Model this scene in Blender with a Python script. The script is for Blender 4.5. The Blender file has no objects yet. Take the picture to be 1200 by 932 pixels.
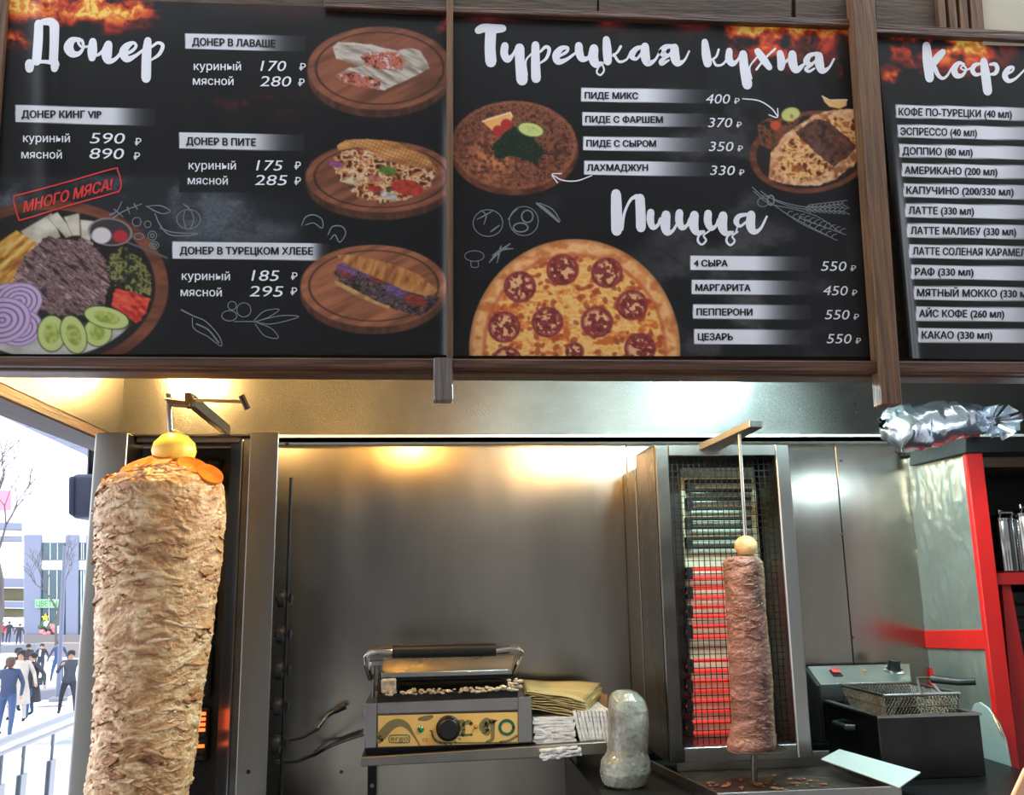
import bpy, bmesh, math, random
import numpy as np
from mathutils import Vector, Matrix
random.seed(7)
C = bpy.context.scene.collection
PI = math.pi

# ---------------------------------------------------------------- camera, world, exposure
F = 1050.0
CX, CY, CZ = 600.0, 466.0, 1.65
_up = Vector((515-CX, 5200, -F)); _up.normalize()
_dep = Vector((500-CX, 0, -F)); _dep.y = -(_up.x*_dep.x+_up.z*_dep.z)/_up.y; _dep.normalize()
_rt = _dep.cross(_up); _rt.normalize()
M3 = Matrix((_rt, _dep, _up))
cam_data = bpy.data.cameras.new('camera')
cam_data.sensor_fit = 'HORIZONTAL'; cam_data.sensor_width = 36.0
cam_data.lens = F/1200*36.0
cam_data.clip_start = 0.02; cam_data.clip_end = 600
cam = bpy.data.objects.new('camera', cam_data); C.objects.link(cam)
cam.matrix_world = Matrix.Translation((0, 0, CZ)) @ M3.to_4x4()
sc = bpy.context.scene
sc.camera = cam
sc.view_settings.view_transform = 'Standard'; sc.view_settings.look = 'None'
sc.view_settings.gamma = 1.0; sc.view_settings.exposure = 0.66
sc.view_settings.use_curve_mapping = False
world = bpy.data.worlds.new('world'); sc.world = world; world.use_nodes = True
_bg = world.node_tree.nodes['Background']
_bg.inputs['Color'].default_value = (0.86, 0.92, 1.0, 1); _bg.inputs['Strength'].default_value = 2.6

def P(px, py, d):
    """point of the vertical plane Y = d that the photograph shows at (px, py)"""
    v = M3 @ Vector((px-CX, -(py-CY), -F))
    return Vector((0, 0, CZ)) + v*(d/v.y)
def PX(px, py, x):
    """the same for the plane X = x"""
    v = M3 @ Vector((px-CX, -(py-CY), -F))
    return Vector((0, 0, CZ)) + v*(x/v.x)

# ---------------------------------------------------------------- noise
def _hash(ix, iy, iz, seed):
    h = (ix*374761393 + iy*668265263 + iz*2147483647 + seed*1274126177) & 0xffffffff
    h = ((h ^ (h >> 13))*1274126177) & 0xffffffff
    h = ((h ^ (h >> 16))*2246822519) & 0xffffffff
    return ((h ^ (h >> 15)) & 0xffffff)/float(0xffffff)
def vnoise(x, y, z=None, seed=0):
    x = np.asarray(x, float); y = np.asarray(y, float)
    z = np.zeros_like(x) if z is None else np.asarray(z, float)
    ix, iy, iz = np.floor(x).astype(np.int64), np.floor(y).astype(np.int64), np.floor(z).astype(np.int64)
    fx, fy, fz = x-ix, y-iy, z-iz
    fx = fx*fx*(3-2*fx); fy = fy*fy*(3-2*fy); fz = fz*fz*(3-2*fz)
    r = 0
    for a in (0, 1):
        for b in (0, 1):
            for c in (0, 1):
                w = (fx if a else 1-fx)*(fy if b else 1-fy)*(fz if c else 1-fz)
                r = r + w*_hash(ix+a, iy+b, iz+c, seed)
    return r
def fbm(x, y, z=None, seed=0, oct=4):
    r, a, t, k = 0, 1.0, 0, 1.0
    for i in range(oct):
        r = r + a*vnoise(np.asarray(x)*k, np.asarray(y)*k, None if z is None else np.asarray(z)*k, seed+i*17)
        t += a; a *= .5; k *= 2.03
    return r/t
def sstep(a, b, x):
    t = np.clip((x-a)/(b-a), 0, 1); return t*t*(3-2*t)
def lin(c):
    c = np.asarray(c, float)/255.0
    return np.where(c <= .04045, c/12.92, ((c+.055)/1.055)**2.4)
def rgb(r, g, b):
    return tuple(float(v) for v in lin((r, g, b)))+(1.0,)

# ---------------------------------------------------------------- materials
def mat(name, col, rough=.5, metal=0.0, bump=0.0, bscale=40, var=0.0, vscale=8, stretch=(1, 1, 1), emit=None, estr=0, alpha=1.0,
        trans=0.0, attr=None, aniso=0.0, coat=0.0, col2=None, rvar=0.0, spec=None, ior=None):
    m = bpy.data.materials.new(name); m.use_nodes = True
    nt = m.node_tree; b = nt.nodes['Principled BSDF']; L = nt.links.new
    c = rgb(*col) if max(col) > 1 or isinstance(col[0], int) else tuple(col)+(1,)
    b.inputs['Base Color'].default_value = c
    b.inputs['Roughness'].default_value = rough; b.inputs['Metallic'].default_value = metal
    if spec is not None: b.inputs['Specular IOR Level'].default_value = spec
    if ior: b.inputs['IOR'].default_value = ior
    if trans: b.inputs['Transmission Weight'].default_value = trans
    if coat: b.inputs['Coat Weight'].default_value = coat
    if alpha < 1: b.inputs['Alpha'].default_value = alpha
    if emit: b.inputs['Emission Color'].default_value = rgb(*emit); b.inputs['Emission Strength'].default_value = estr
    def coords(s):
        tc = nt.nodes.new('ShaderNodeTexCoord'); mp = nt.nodes.new('ShaderNodeMapping')
        mp.inputs['Scale'].default_value = s; L(tc.outputs['Object'], mp.inputs['Vector']); return mp.outputs['Vector']
    base = None
    if attr:
        a = nt.nodes.new('ShaderNodeAttribute'); a.attribute_name = attr; base = a.outputs['Color']
        L(base, b.inputs['Base Color'])
    if var or col2:
        n = nt.nodes.new('ShaderNodeTexNoise'); n.inputs['Scale'].default_value = vscale; n.inputs['Detail'].default_value = 6
        L(coords(stretch), n.inputs['Vector'])
        mr = nt.nodes.new('ShaderNodeMapRange'); mr.inputs['From Min'].default_value = .3; mr.inputs['From Max'].default_value = .7
        L(n.outputs['Fac'], mr.inputs['Value'])
        mx = nt.nodes.new('ShaderNodeMix'); mx.data_type = 'RGBA'
        L(mr.outputs['Result'], mx.inputs['Factor'])
        if base is not None:
            mm = nt.nodes.new('ShaderNodeMix'); mm.data_type = 'RGBA'; mm.blend_type = 'MULTIPLY'; mm.inputs['Factor'].default_value = 1
            mx.inputs[6].default_value = (1-var,)*3+(1,); mx.inputs[7].default_value = (1, 1, 1, 1)
            L(base, mm.inputs[6]); L(mx.outputs[2], mm.inputs[7]); L(mm.outputs[2], b.inputs['Base Color'])
        else:
            c2 = rgb(*col2) if col2 else tuple(v*(1-var) for v in c[:3])+(1,)
            mx.inputs[6].default_value = c2; mx.inputs[7].default_value = c
            L(mx.outputs[2], b.inputs['Base Color'])
    if rvar:
        n = nt.nodes.new('ShaderNodeTexNoise'); n.inputs['Scale'].default_value = vscale*.7; n.inputs['Detail'].default_value = 8
        L(coords(stretch), n.inputs['Vector'])
        mr = nt.nodes.new('ShaderNodeMapRange'); mr.inputs['From Min'].default_value = .3; mr.inputs['From Max'].default_value = .7
        mr.inputs['To Min'].default_value = max(.02, rough-rvar); mr.inputs['To Max'].default_value = rough+rvar
        L(n.outputs['Fac'], mr.inputs['Value']); L(mr.outputs['Result'], b.inputs['Roughness'])
    if aniso:
        b.inputs['Anisotropic'].default_value = aniso
        tg = nt.nodes.new('ShaderNodeTangent'); tg.direction_type = 'RADIAL'; tg.axis = 'Z'
        L(tg.outputs['Tangent'], b.inputs['Tangent'])
    if bump:
        n = nt.nodes.new('ShaderNodeTexNoise'); n.inputs['Scale'].default_value = bscale; n.inputs['Detail'].default_value = 8
        L(coords(stretch), n.inputs['Vector'])
        bp = nt.nodes.new('ShaderNodeBump'); bp.inputs['Strength'].default_value = bump; bp.inputs['Distance'].default_value = .01
        L(n.outputs['Fac'], bp.inputs['Height']); L(bp.outputs['Normal'], b.inputs['Normal'])
    return m

M = {}
M['steel_wall'] = mat('brushed_steel_wall', (166, 160, 150), .22, 1, bump=.02, bscale=6, var=.3, vscale=2.2, rvar=.05, stretch=(3, 3, .8), aniso=.55)
M['steel_hood'] = mat('hood_steel', (118, 116, 112), .33, 1, bump=.25, bscale=420, var=.4, vscale=3, rvar=.08)
M['steel'] = mat('brushed_steel', (165, 163, 160), .3, 1, bump=.03, bscale=30, var=.2, vscale=6, rvar=.08, stretch=(1, 1, .2))
M['steel_dark'] = mat('dark_worn_steel', (105, 102, 98), .38, 1, bump=.05, bscale=60, var=.4, vscale=9, rvar=.1)
M['steel_greasy'] = mat('greasy_steel', (120, 112, 100), .42, .9, bump=.1, bscale=50, var=.55, vscale=22, rvar=.12)
M['chrome'] = mat('chrome', (215, 215, 215), .1, 1)
M['black_metal'] = mat('black_metal', (26, 25, 25), .45, .4, bump=.1, bscale=80, var=.3)
M['soot'] = mat('sooty_black', (20, 18, 17), .7, 0, bump=.3, bscale=60, var=.4)
M['black_plastic'] = mat('black_plastic', (16, 16, 17), .42)
M['wood'] = mat('weathered_wood', (112, 84, 58), .62, 0, bump=.5, bscale=30, vscale=22, stretch=(1, 8, 1), col2=(58, 42, 30))
M['wood_h'] = mat('dark_stained_beam', (96, 58, 34), .42, 0, bump=.4, bscale=26, vscale=16, stretch=(.35, 6, 7), col2=(40, 24, 14))
M['wood_v'] = mat('weathered_post_wood', (126, 88, 54), .6, 0, bump=.5, bscale=26, vscale=16, stretch=(7, 7, .35), col2=(66, 43, 25))
M['wood_panel'] = mat('olive_brown_board', (78, 58, 34), .6, 0, bump=.25, bscale=40, vscale=10, stretch=(.5, 3, 3), col2=(48, 36, 22))
M['wood_red'] = mat('red_brown_beam', (66, 36, 24), .6, 0, bump=.2, bscale=26, vscale=14, stretch=(6, .35, 7), col2=(36, 22, 16))
M['vinyl'] = mat('printed_vinyl', (20, 20, 22), .33, 0, attr='print', spec=.45)
M['ink_white'] = mat('white_print', (226, 226, 232), .4)
M['ink_black'] = mat('black_print', (18, 18, 22), .4)
M['ink_red'] = mat('red_print', (205, 52, 50), .4)
M['ink_grey'] = mat('grey_chalk_print', (116, 120, 126), .5)
M['cream_wall'] = mat('cream_plaster', (190, 182, 160), .9, 0, var=.08, vscale=4)
M['meat_chicken'] = mat('roast_chicken', (200, 150, 100), .42, 0, attr='tone', bump=.5, bscale=120, var=.25, vscale=70, spec=.6)
M['meat_beef'] = mat('roast_beef', (150, 100, 85), .5, 0, attr='tone', bump=.5, bscale=160, var=.25, vscale=90)
for i, (a, b) in enumerate((((220, 174, 124), (172, 116, 68)), ((234, 200, 156), (190, 138, 88)), ((196, 138, 84), (116, 64, 32)), ((238, 214, 182), (210, 166, 118)))):
    M['flake%d' % i] = mat('chicken_slice_tone_%d' % i, a, .4, 0, bump=.4, bscale=110, vscale=34, col2=b, spec=.6)
for i, (a, b) in enumerate((((166, 112, 98), (104, 66, 50)), ((148, 92, 78), (70, 42, 30)), ((160, 122, 92), (96, 66, 42)))):
    M['bflake%d' % i] = mat('beef_slice_tone_%d' % i, a, .5, 0, bump=.4, bscale=140, vscale=40, col2=b)
M['onion'] = mat('pale_yellow_onion', (246, 214, 92), .35, 0, bump=.1, bscale=20, var=.15, vscale=8)
M['orange'] = mat('orange_peel', (240, 140, 36), .4, 0, bump=.3, bscale=50, col2=(200, 84, 24), vscale=20)
M['bread'] = mat('onion_half_skin', (228, 196, 140), .5, 0, bump=.3, bscale=40, col2=(176, 120, 66), vscale=22)
M['napkin'] = mat('white_paper', (232, 230, 232), .85, 0, bump=.5, bscale=90, var=.12, vscale=60)
M['kraft'] = mat('yellow_brown_paper', (196, 176, 122), .75, 0, bump=.2, bscale=30, var=.15, vscale=12)
M['cardboard'] = mat('cardboard', (186, 136, 92), .8, 0, var=.1)
M['film'] = mat('clear_wrap', (206, 218, 208), .16, 0, bump=1.0, bscale=30, col2=(124, 118, 106), vscale=12, coat=.7, spec=.8, trans=.45)
M['foil'] = mat('foil_sheet', (206, 208, 196), .3, .8, bump=.6, bscale=9, var=.15, vscale=5)
M['foil_bright'] = mat('bright_foil', (206, 212, 220), .2, .95, bump=.3, bscale=20)
M['red_tape'] = mat('red_tape', (220, 30, 26), .38, 0, bump=.12, bscale=30, var=.15, vscale=6)
M['red_dark'] = mat('red_shelf_paint', (170, 26, 24), .42, 0, var=.2)
M['glow'] = mat('glowing_element', (200, 50, 40), .6, 0, emit=(255, 62, 54), estr=.36)
M['ember'] = mat('glowing_burner', (255, 90, 30), .6, 0, emit=(255, 96, 40), estr=2.2)
M['element_off'] = mat('sooty_element', (40, 38, 34), .6, .3, bump=.3, bscale=80)
M['ceramic'] = mat('pale_green_reflector', (228, 238, 208), .45, 0, bump=.2, bscale=60, var=.3, vscale=14)
M['yellow_panel'] = mat('control_fascia', (226, 186, 108), .4)
M['olive_print'] = mat('olive_print', (122, 112, 72), .4)
M['green_print'] = mat('green_print', (18, 96, 76), .4)
M['green_lamp'] = mat('green_pilot_lamp', (20, 120, 60), .2, 0, coat=.8)
M['amber_lamp'] = mat('amber_pilot_lamp', (200, 130, 40), .2, 0, coat=.8)
M['red_lamp'] = mat('red_switch', (220, 40, 30), .25, 0, coat=.5)
M['crumb'] = mat('crumbs', (196, 130, 84), .7, col2=(90, 56, 36), vscale=60)
M['flour'] = mat('baked_on_residue', (244, 236, 216), .8, 0, bump=.8, bscale=90, col2=(190, 160, 120), vscale=60)
M['white_sheet'] = mat('pale_satin_sheet', (205, 222, 218), .45, .3)
M['bulb_warm'] = mat('warm_bulb', (255, 220, 150), .4, emit=(255, 206, 128), estr=560)
M['bulb_cool'] = mat('cool_bulb', (230, 255, 250), .4, emit=(210, 250, 255), estr=640)
M['bulb_side'] = mat('side_bulb', (230, 255, 250), .4, emit=(210, 240, 255), estr=130)
M['bulb_small'] = mat('small_warm_bulb', (255, 220, 150), .4, emit=(255, 190, 96), estr=360)

# ---------------------------------------------------------------- mesh building
class MB:
    def __init__(s): s.v = []; s.f = []; s.m = []; s.mi = 0
    def add(s, vs, fs):
        o = len(s.v); s.v += [tuple(v) for v in vs]; s.f += [tuple(i+o for i in f) for f in fs]; s.m += [s.mi]*len(fs); return s
    def hexa(s, p):   # bottom 4 ccw, top 4 ccw
        return s.add(p, [(3, 2, 1, 0), (4, 5, 6, 7), (0, 1, 5, 4), (1, 2, 6, 5), (2, 3, 7, 6), (3, 0, 4, 7)])
    def box(s, a, b):
        x0, x1 = sorted((a[0], b[0])); y0, y1 = sorted((a[1], b[1])); z0, z1 = sorted((a[2], b[2]))
        return s.hexa([(x0, y0, z0), (x1, y0, z0), (x1, y1, z0), (x0, y1, z0), (x0, y0, z1), (x1, y0, z1), (x1, y1, z1), (x0, y1, z1)])
    def prism(s, poly, vec):
        n = len(poly); vec = Vector(vec)
        vs = [Vector(p) for p in poly]+[Vector(p)+vec for p in poly]
        return s.add(vs, [tuple(range(n-1, -1, -1)), tuple(range(n, 2*n))]+[(i, (i+1) % n, n+(i+1) % n, n+i) for i in range(n)])
    def tube(s, path, r, n=8, caps=True, flat=1.0):
        path = [Vector(p) for p in path]; k = len(path)
        rs = r if isinstance(r, (list, tuple)) else [r]*k
        vs = []; prev = None
        for i, p in enumerate(path):
            d = (path[min(i+1, k-1)]-path[max(i-1, 0)]).normalized()
            if prev is None: a = d.orthogonal().normalized()
            else:
                a = prev-d*prev.dot(d); a = a.normalized() if a.length > 1e-6 else d.orthogonal().normalized()
            prev = a; b = d.cross(a)
            for j in range(n):
                t = 2*PI*(j+.5)/n; vs.append(p+(a*math.cos(t)+b*math.sin(t)*flat)*rs[i])
        fs = [(i*n+j, i*n+(j+1) % n, (i+1)*n+(j+1) % n, (i+1)*n+j) for i in range(k-1) for j in range(n)]
        if caps: fs += [tuple(range(n-1, -1, -1)), tuple((k-1)*n+j for j in range(n))]
        return s.add(vs, fs)
    def lathe(s, prof, c=(0, 0, 0), n=24, axis='z', caps=True):
        c = Vector(c); vs = []
        for r, h in prof:
            for j in range(n):
                t = 2*PI*j/n; u, w = r*math.cos(t), r*math.sin(t)
                vs.append(c+(Vector((u, w, h)) if axis == 'z' else Vector((u, h, w)) if axis == 'y' else Vector((h, u, w))))
        k = len(prof)
        fs = [(i*n+j, i*n+(j+1) % n, (i+1)*n+(j+1) % n, (i+1)*n+j) for i in range(k-1) for j in range(n)]
        if caps: fs += [tuple(range(n-1, -1, -1)), tuple((k-1)*n+j for j in range(n))]
        return s.add(vs, fs)
    def ball(s, c, r, n=14, m=9):
        r = (r, r, r) if not isinstance(r, (tuple, list)) else r; c = Vector(c); vs = []
        for i in range(m+1):
            a = PI*i/m
            for j in range(n):
                t = 2*PI*j/n; vs.append(c+Vector((r[0]*math.sin(a)*math.cos(t), r[1]*math.sin(a)*math.sin(t), r[2]*math.cos(a))))
        return s.add(vs, [(i*n+j, (i+1)*n+j, (i+1)*n+(j+1) % n, i*n+(j+1) % n) for i in range(m) for j in range(n)])
    def build(s, name, m, parent=None, bevel=0, smooth=None, solid=0, segs=1, **tags):
        me = bpy.data.meshes.new(name)
        off = parent_off(parent)
        me.from_pydata([(v[0]-off[0], v[1]-off[1], v[2]-off[2]) for v in s.v], [], s.f)
        ms = m if isinstance(m, (list, tuple)) else [m]
        for q in ms: me.materials.append(q)
        if len(ms) > 1: me.polygons.foreach_set('material_index', s.m)
        bm = bmesh.new(); bm.from_mesh(me)
        bmesh.ops.remove_doubles(bm, verts=bm.verts, dist=1e-6)
        bmesh.ops.recalc_face_normals(bm, faces=bm.faces)
        if bevel:
            es = [e for e in bm.edges if len(e.link_faces) == 2 and e.calc_face_angle(0) > .5]
            bmesh.ops.bevel(bm, geom=es, offset=bevel, segments=segs, affect='EDGES', profile=.5, clamp_overlap=True)
        bm.to_mesh(me); bm.free()
        me.shade_smooth(); me.set_sharp_from_angle(angle=math.radians(32 if smooth is None else smooth))
        return link(name, me, parent, **tags)
def parent_off(p):
    o = Vector((0, 0, 0))
    while p is not None: o += p.location; p = p.parent
    return o
def link(name, me, parent=None, **tags):
    o = bpy.data.objects.new(name, me); C.objects.link(o)
    if parent is not None: o.parent = parent
    for k, v in tags.items():
        if v: o[k] = v
    return o
def thing(name, label, category, loc=(0, 0, 0), group=None):
    o = bpy.data.objects.new(name, None); C.objects.link(o); o.location = loc; o.empty_display_size = .05
    o['label'] = label; o['category'] = category
    if group: o['group'] = group
    return o
def grid_mesh(name, V, m, parent=None, attr=None, cols=None, close=False, smooth=True, caps=False, **tags):
    """V: (rows, cols, 3) array of world points; cols: (rows, cols, 3) linear colours"""
    R, K, _ = V.shape
    off = parent_off(parent)
    v = V.reshape(-1, 3)-np.array(off)
    idx = np.arange(R*K).reshape(R, K)
    if close: idx = np.concatenate([idx, idx[:, :1]], 1)
    q = np.stack([idx[:-1, :-1], idx[:-1, 1:], idx[1:, 1:], idx[1:, :-1]], -1).reshape(-1, 4)
    me = bpy.data.meshes.new(name)
    me.vertices.add(len(v)); me.vertices.foreach_set('co', v.astype(np.float32).ravel())
    me.loops.add(q.size); me.loops.foreach_set('vertex_index', q.astype(np.int32).ravel())
    me.polygons.add(len(q)); me.polygons.foreach_set('loop_start', (np.arange(len(q))*4).astype(np.int32))
    me.update(calc_edges=True)
    if cols is not None:
        a = me.color_attributes.new(attr, 'FLOAT_COLOR', 'POINT')
        a.data.foreach_set('color', np.concatenate([cols.reshape(-1, 3), np.ones((R*K, 1))], 1).astype(np.float32).ravel())
    me.materials.append(m)
    if smooth: me.shade_smooth()
    me.validate()
    return link(name, me, parent, **tags)
# ---------------------------------------------------------------- menu posters: print painted as colour on a fine surface grid
DM = 1.75
def bulge(kind, X, Y):
    """how far the vinyl stands off its board, metres"""
    w = .0022*(fbm(X/70., Y/90., seed=5, oct=3)-.5)
    if kind == 0:
        rx = X-(52+.02*(Y-20))
        w = w+.011*np.exp(-(rx/15.)**2)*sstep(400, 60, Y)+.010*np.exp(-((X-527)/7.)**2)*sstep(60, 180, Y)
    elif kind == 1:
        w = w+.0050*(fbm(X/38., Y/60., seed=8, oct=2)-.5)*sstep(240, 90, Y)*sstep(640, 780, X)
    else:
        w = w+.015*np.exp(-((X-(1034+(Y-37)*.09))/6.)**2)*sstep(90, 330, Y)+.002*(fbm(X/30., Y/70., seed=9, oct=2)-.5)
    return np.maximum(w+.0015, .0004)
def onto(kind, X, Y, off=0.0):
    X = np.asarray(X, float); Y = np.asarray(Y, float)
    d = DM-.004-bulge(kind, X, Y)-off
    m = np.array(M3)
    cx, cy = X-CX, -(Y-CY)
    vx = m[0, 0]*cx+m[0, 1]*cy-m[0, 2]*F; vy = m[1, 0]*cx+m[1, 1]*cy-m[1, 2]*F; vz = m[2, 0]*cx+m[2, 1]*cy-m[2, 2]*F
    return np.stack([vx*d/vy, d, CZ+vz*d/vy], -1)

class Paint:
    def __init__(s, X, Y, base=(13, 13, 16)):
        s.X, s.Y = X, Y; s.c = np.zeros(X.shape+(3,)); s.c[:] = base
    def mix(s, m, col):
        m = np.clip(m, 0, 1)[..., None]; s.c = s.c*(1-m)+np.asarray(col, float)*m
    def ell(s, cx, cy, rx, ry, ang=0, soft=1.2):
        a = math.radians(ang); dx, dy = s.X-cx, s.Y-cy
        u = (dx*math.cos(a)+dy*math.sin(a))/rx; v = (-dx*math.sin(a)+dy*math.cos(a))/ry
        r = np.sqrt(u*u+v*v); return r, sstep(1+soft/min(rx, ry), 1-soft/min(rx, ry), r)
    def poly(s, pts, soft=.8, rough=0, seed=3):
        X, Y = s.X, s.Y
        if rough:
            X = X+rough*(fbm(X/5, Y/5, seed=seed)-.5)*2; Y = Y+rough*(fbm(X/5, Y/5, seed=seed+9)-.5)*2
        ins = np.zeros(X.shape, bool); dist = np.full(X.shape, 1e9)
        n = len(pts)
        for i in range(n):
            (x0, y0), (x1, y1) = pts[i], pts[(i+1) % n]
            if y0 != y1:
                c = ((y0 > Y) != (y1 > Y)) & (X < (x1-x0)*(Y-y0)/(y1-y0)+x0); ins ^= c
            L = (x1-x0)**2+(y1-y0)**2+1e-9
            t = np.clip(((X-x0)*(x1-x0)+(Y-y0)*(y1-y0))/L, 0, 1)
            dist = np.minimum(dist, np.hypot(X-x0-t*(x1-x0), Y-y0-t*(y1-y0)))
        sd = np.where(ins, dist, -dist); return sstep(-soft, soft, sd)
    def line(s, pts, w, col, a=1.0):
        d = np.full(s.X.shape, 1e9)
        for (x0, y0), (x1, y1) in zip(pts[:-1], pts[1:]):
            L = (x1-x0)**2+(y1-y0)**2+1e-9
            t = np.clip(((s.X-x0)*(x1-x0)+(s.Y-y0)*(y1-y0))/L, 0, 1)
            d = np.minimum(d, np.hypot(s.X-x0-t*(x1-x0), s.Y-y0-t*(y1-y0)))
        s.mix(a*sstep(w/2+.6, w/2-.6, d), col)
    def tex(s, m, cols, sx, sy, seed, oct=4, ang=0):
        """noise-mixed colours inside mask m"""
        a = math.radians(ang); U = s.X*math.cos(a)+s.Y*math.sin(a); V = -s.X*math.sin(a)+s.Y*math.cos(a)
        n = fbm(U/sx, V/sy, seed=seed, oct=oct); n = np.clip((n-.28)/.44, 0, .9999)*(len(cols)-1)
        k = n.astype(int); f = (n-k)[..., None]; cc = np.array(cols, float)
        col = cc[k]*(1-f)+cc[k+1]*f
        mm = np.clip(m, 0, 1)[..., None]; s.c = s.c*(1-mm)+col*mm
    def spots(s, m, n, box, r, col, seed, a=1.0, elong=1.0):
        rg = random.Random(seed)
        for i in range(n):
            x, y = rg.uniform(box[0], box[2]), rg.uniform(box[1], box[3]); q = rg.uniform(.6, 1.3)*r
            _, e = s.ell(x, y, q*elong, q, rg.uniform(0, 180), .6); s.mix(e*m*a, col)
    def slate(s, m, lo=(20, 21, 25), hi=(78, 82, 88), seed=1):
        s.tex(m, [lo, lo, hi], 46, 34, seed, 5); n = fbm(s.X/2.2, s.Y/2.2, seed=seed+4, oct=2); s.c = s.c*(1+.5*(n-.5)*np.clip(m, 0, 1))[..., None]
    def flames(s, m, seed):
        U = s.X+14*(fbm(s.X/16, s.Y/16, seed=seed+1)-.5); V = s.Y+14*(fbm(s.X/14, s.Y/14, seed=seed+2)-.5)
        n = fbm(U/22, V/17, seed=seed, oct=5); r = np.abs(fbm(U/9, V/8, seed=seed+6, oct=3)-.5)*2
        h = np.clip((n-.27)/.34, 0, 1)*m*(1-.5*r)
        for a, b, c in ((.08, .3, (96, 26, 18)), (.28, .52, (196, 62, 30)), (.5, .72, (232, 124, 44)), (.72, .95, (255, 214, 104))):
            s.mix(sstep(a, b, h), c)
    def banner(s, x0, y0, x1, y1, fade, slope):
        """white strip with a left edge at x0 that fades out to the right of fade"""
        yy = s.Y-slope*(s.X-x0)
        m = sstep(x0-.5, x0+.5, s.X)*sstep(x1+.5, x1-.5, s.X)*sstep(y0-.5, y0+.5, yy)*sstep(y1+.5, y1-.5, yy)
        g = (1-sstep(fade, x1, s.X))
        s.mix(m*(.06+.94*g), (224, 225, 231))
        s.mix(m*(1-g)*.5, (40, 41, 46))
    def board(s, cx, cy, rx, ry, col, thick=9):
        _, e = s.ell(cx, cy+thick, rx, ry); s.tex(e, [tuple(v*.45 for v in col), tuple(v*.7 for v in col)], 6, 20, 31)
        _, e = s.ell(cx, cy, rx, ry); s.tex(e, [tuple(v*.8 for v in col), col, tuple(min(255, v*1.15) for v in col)], 46, 7, 12, ang=-25)
        r, _ = s.ell(cx, cy, rx*.88, ry*.86); s.mix(sstep(.035, .0, np.abs(r-1))*.8, tuple(v*.35 for v in col))

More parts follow.
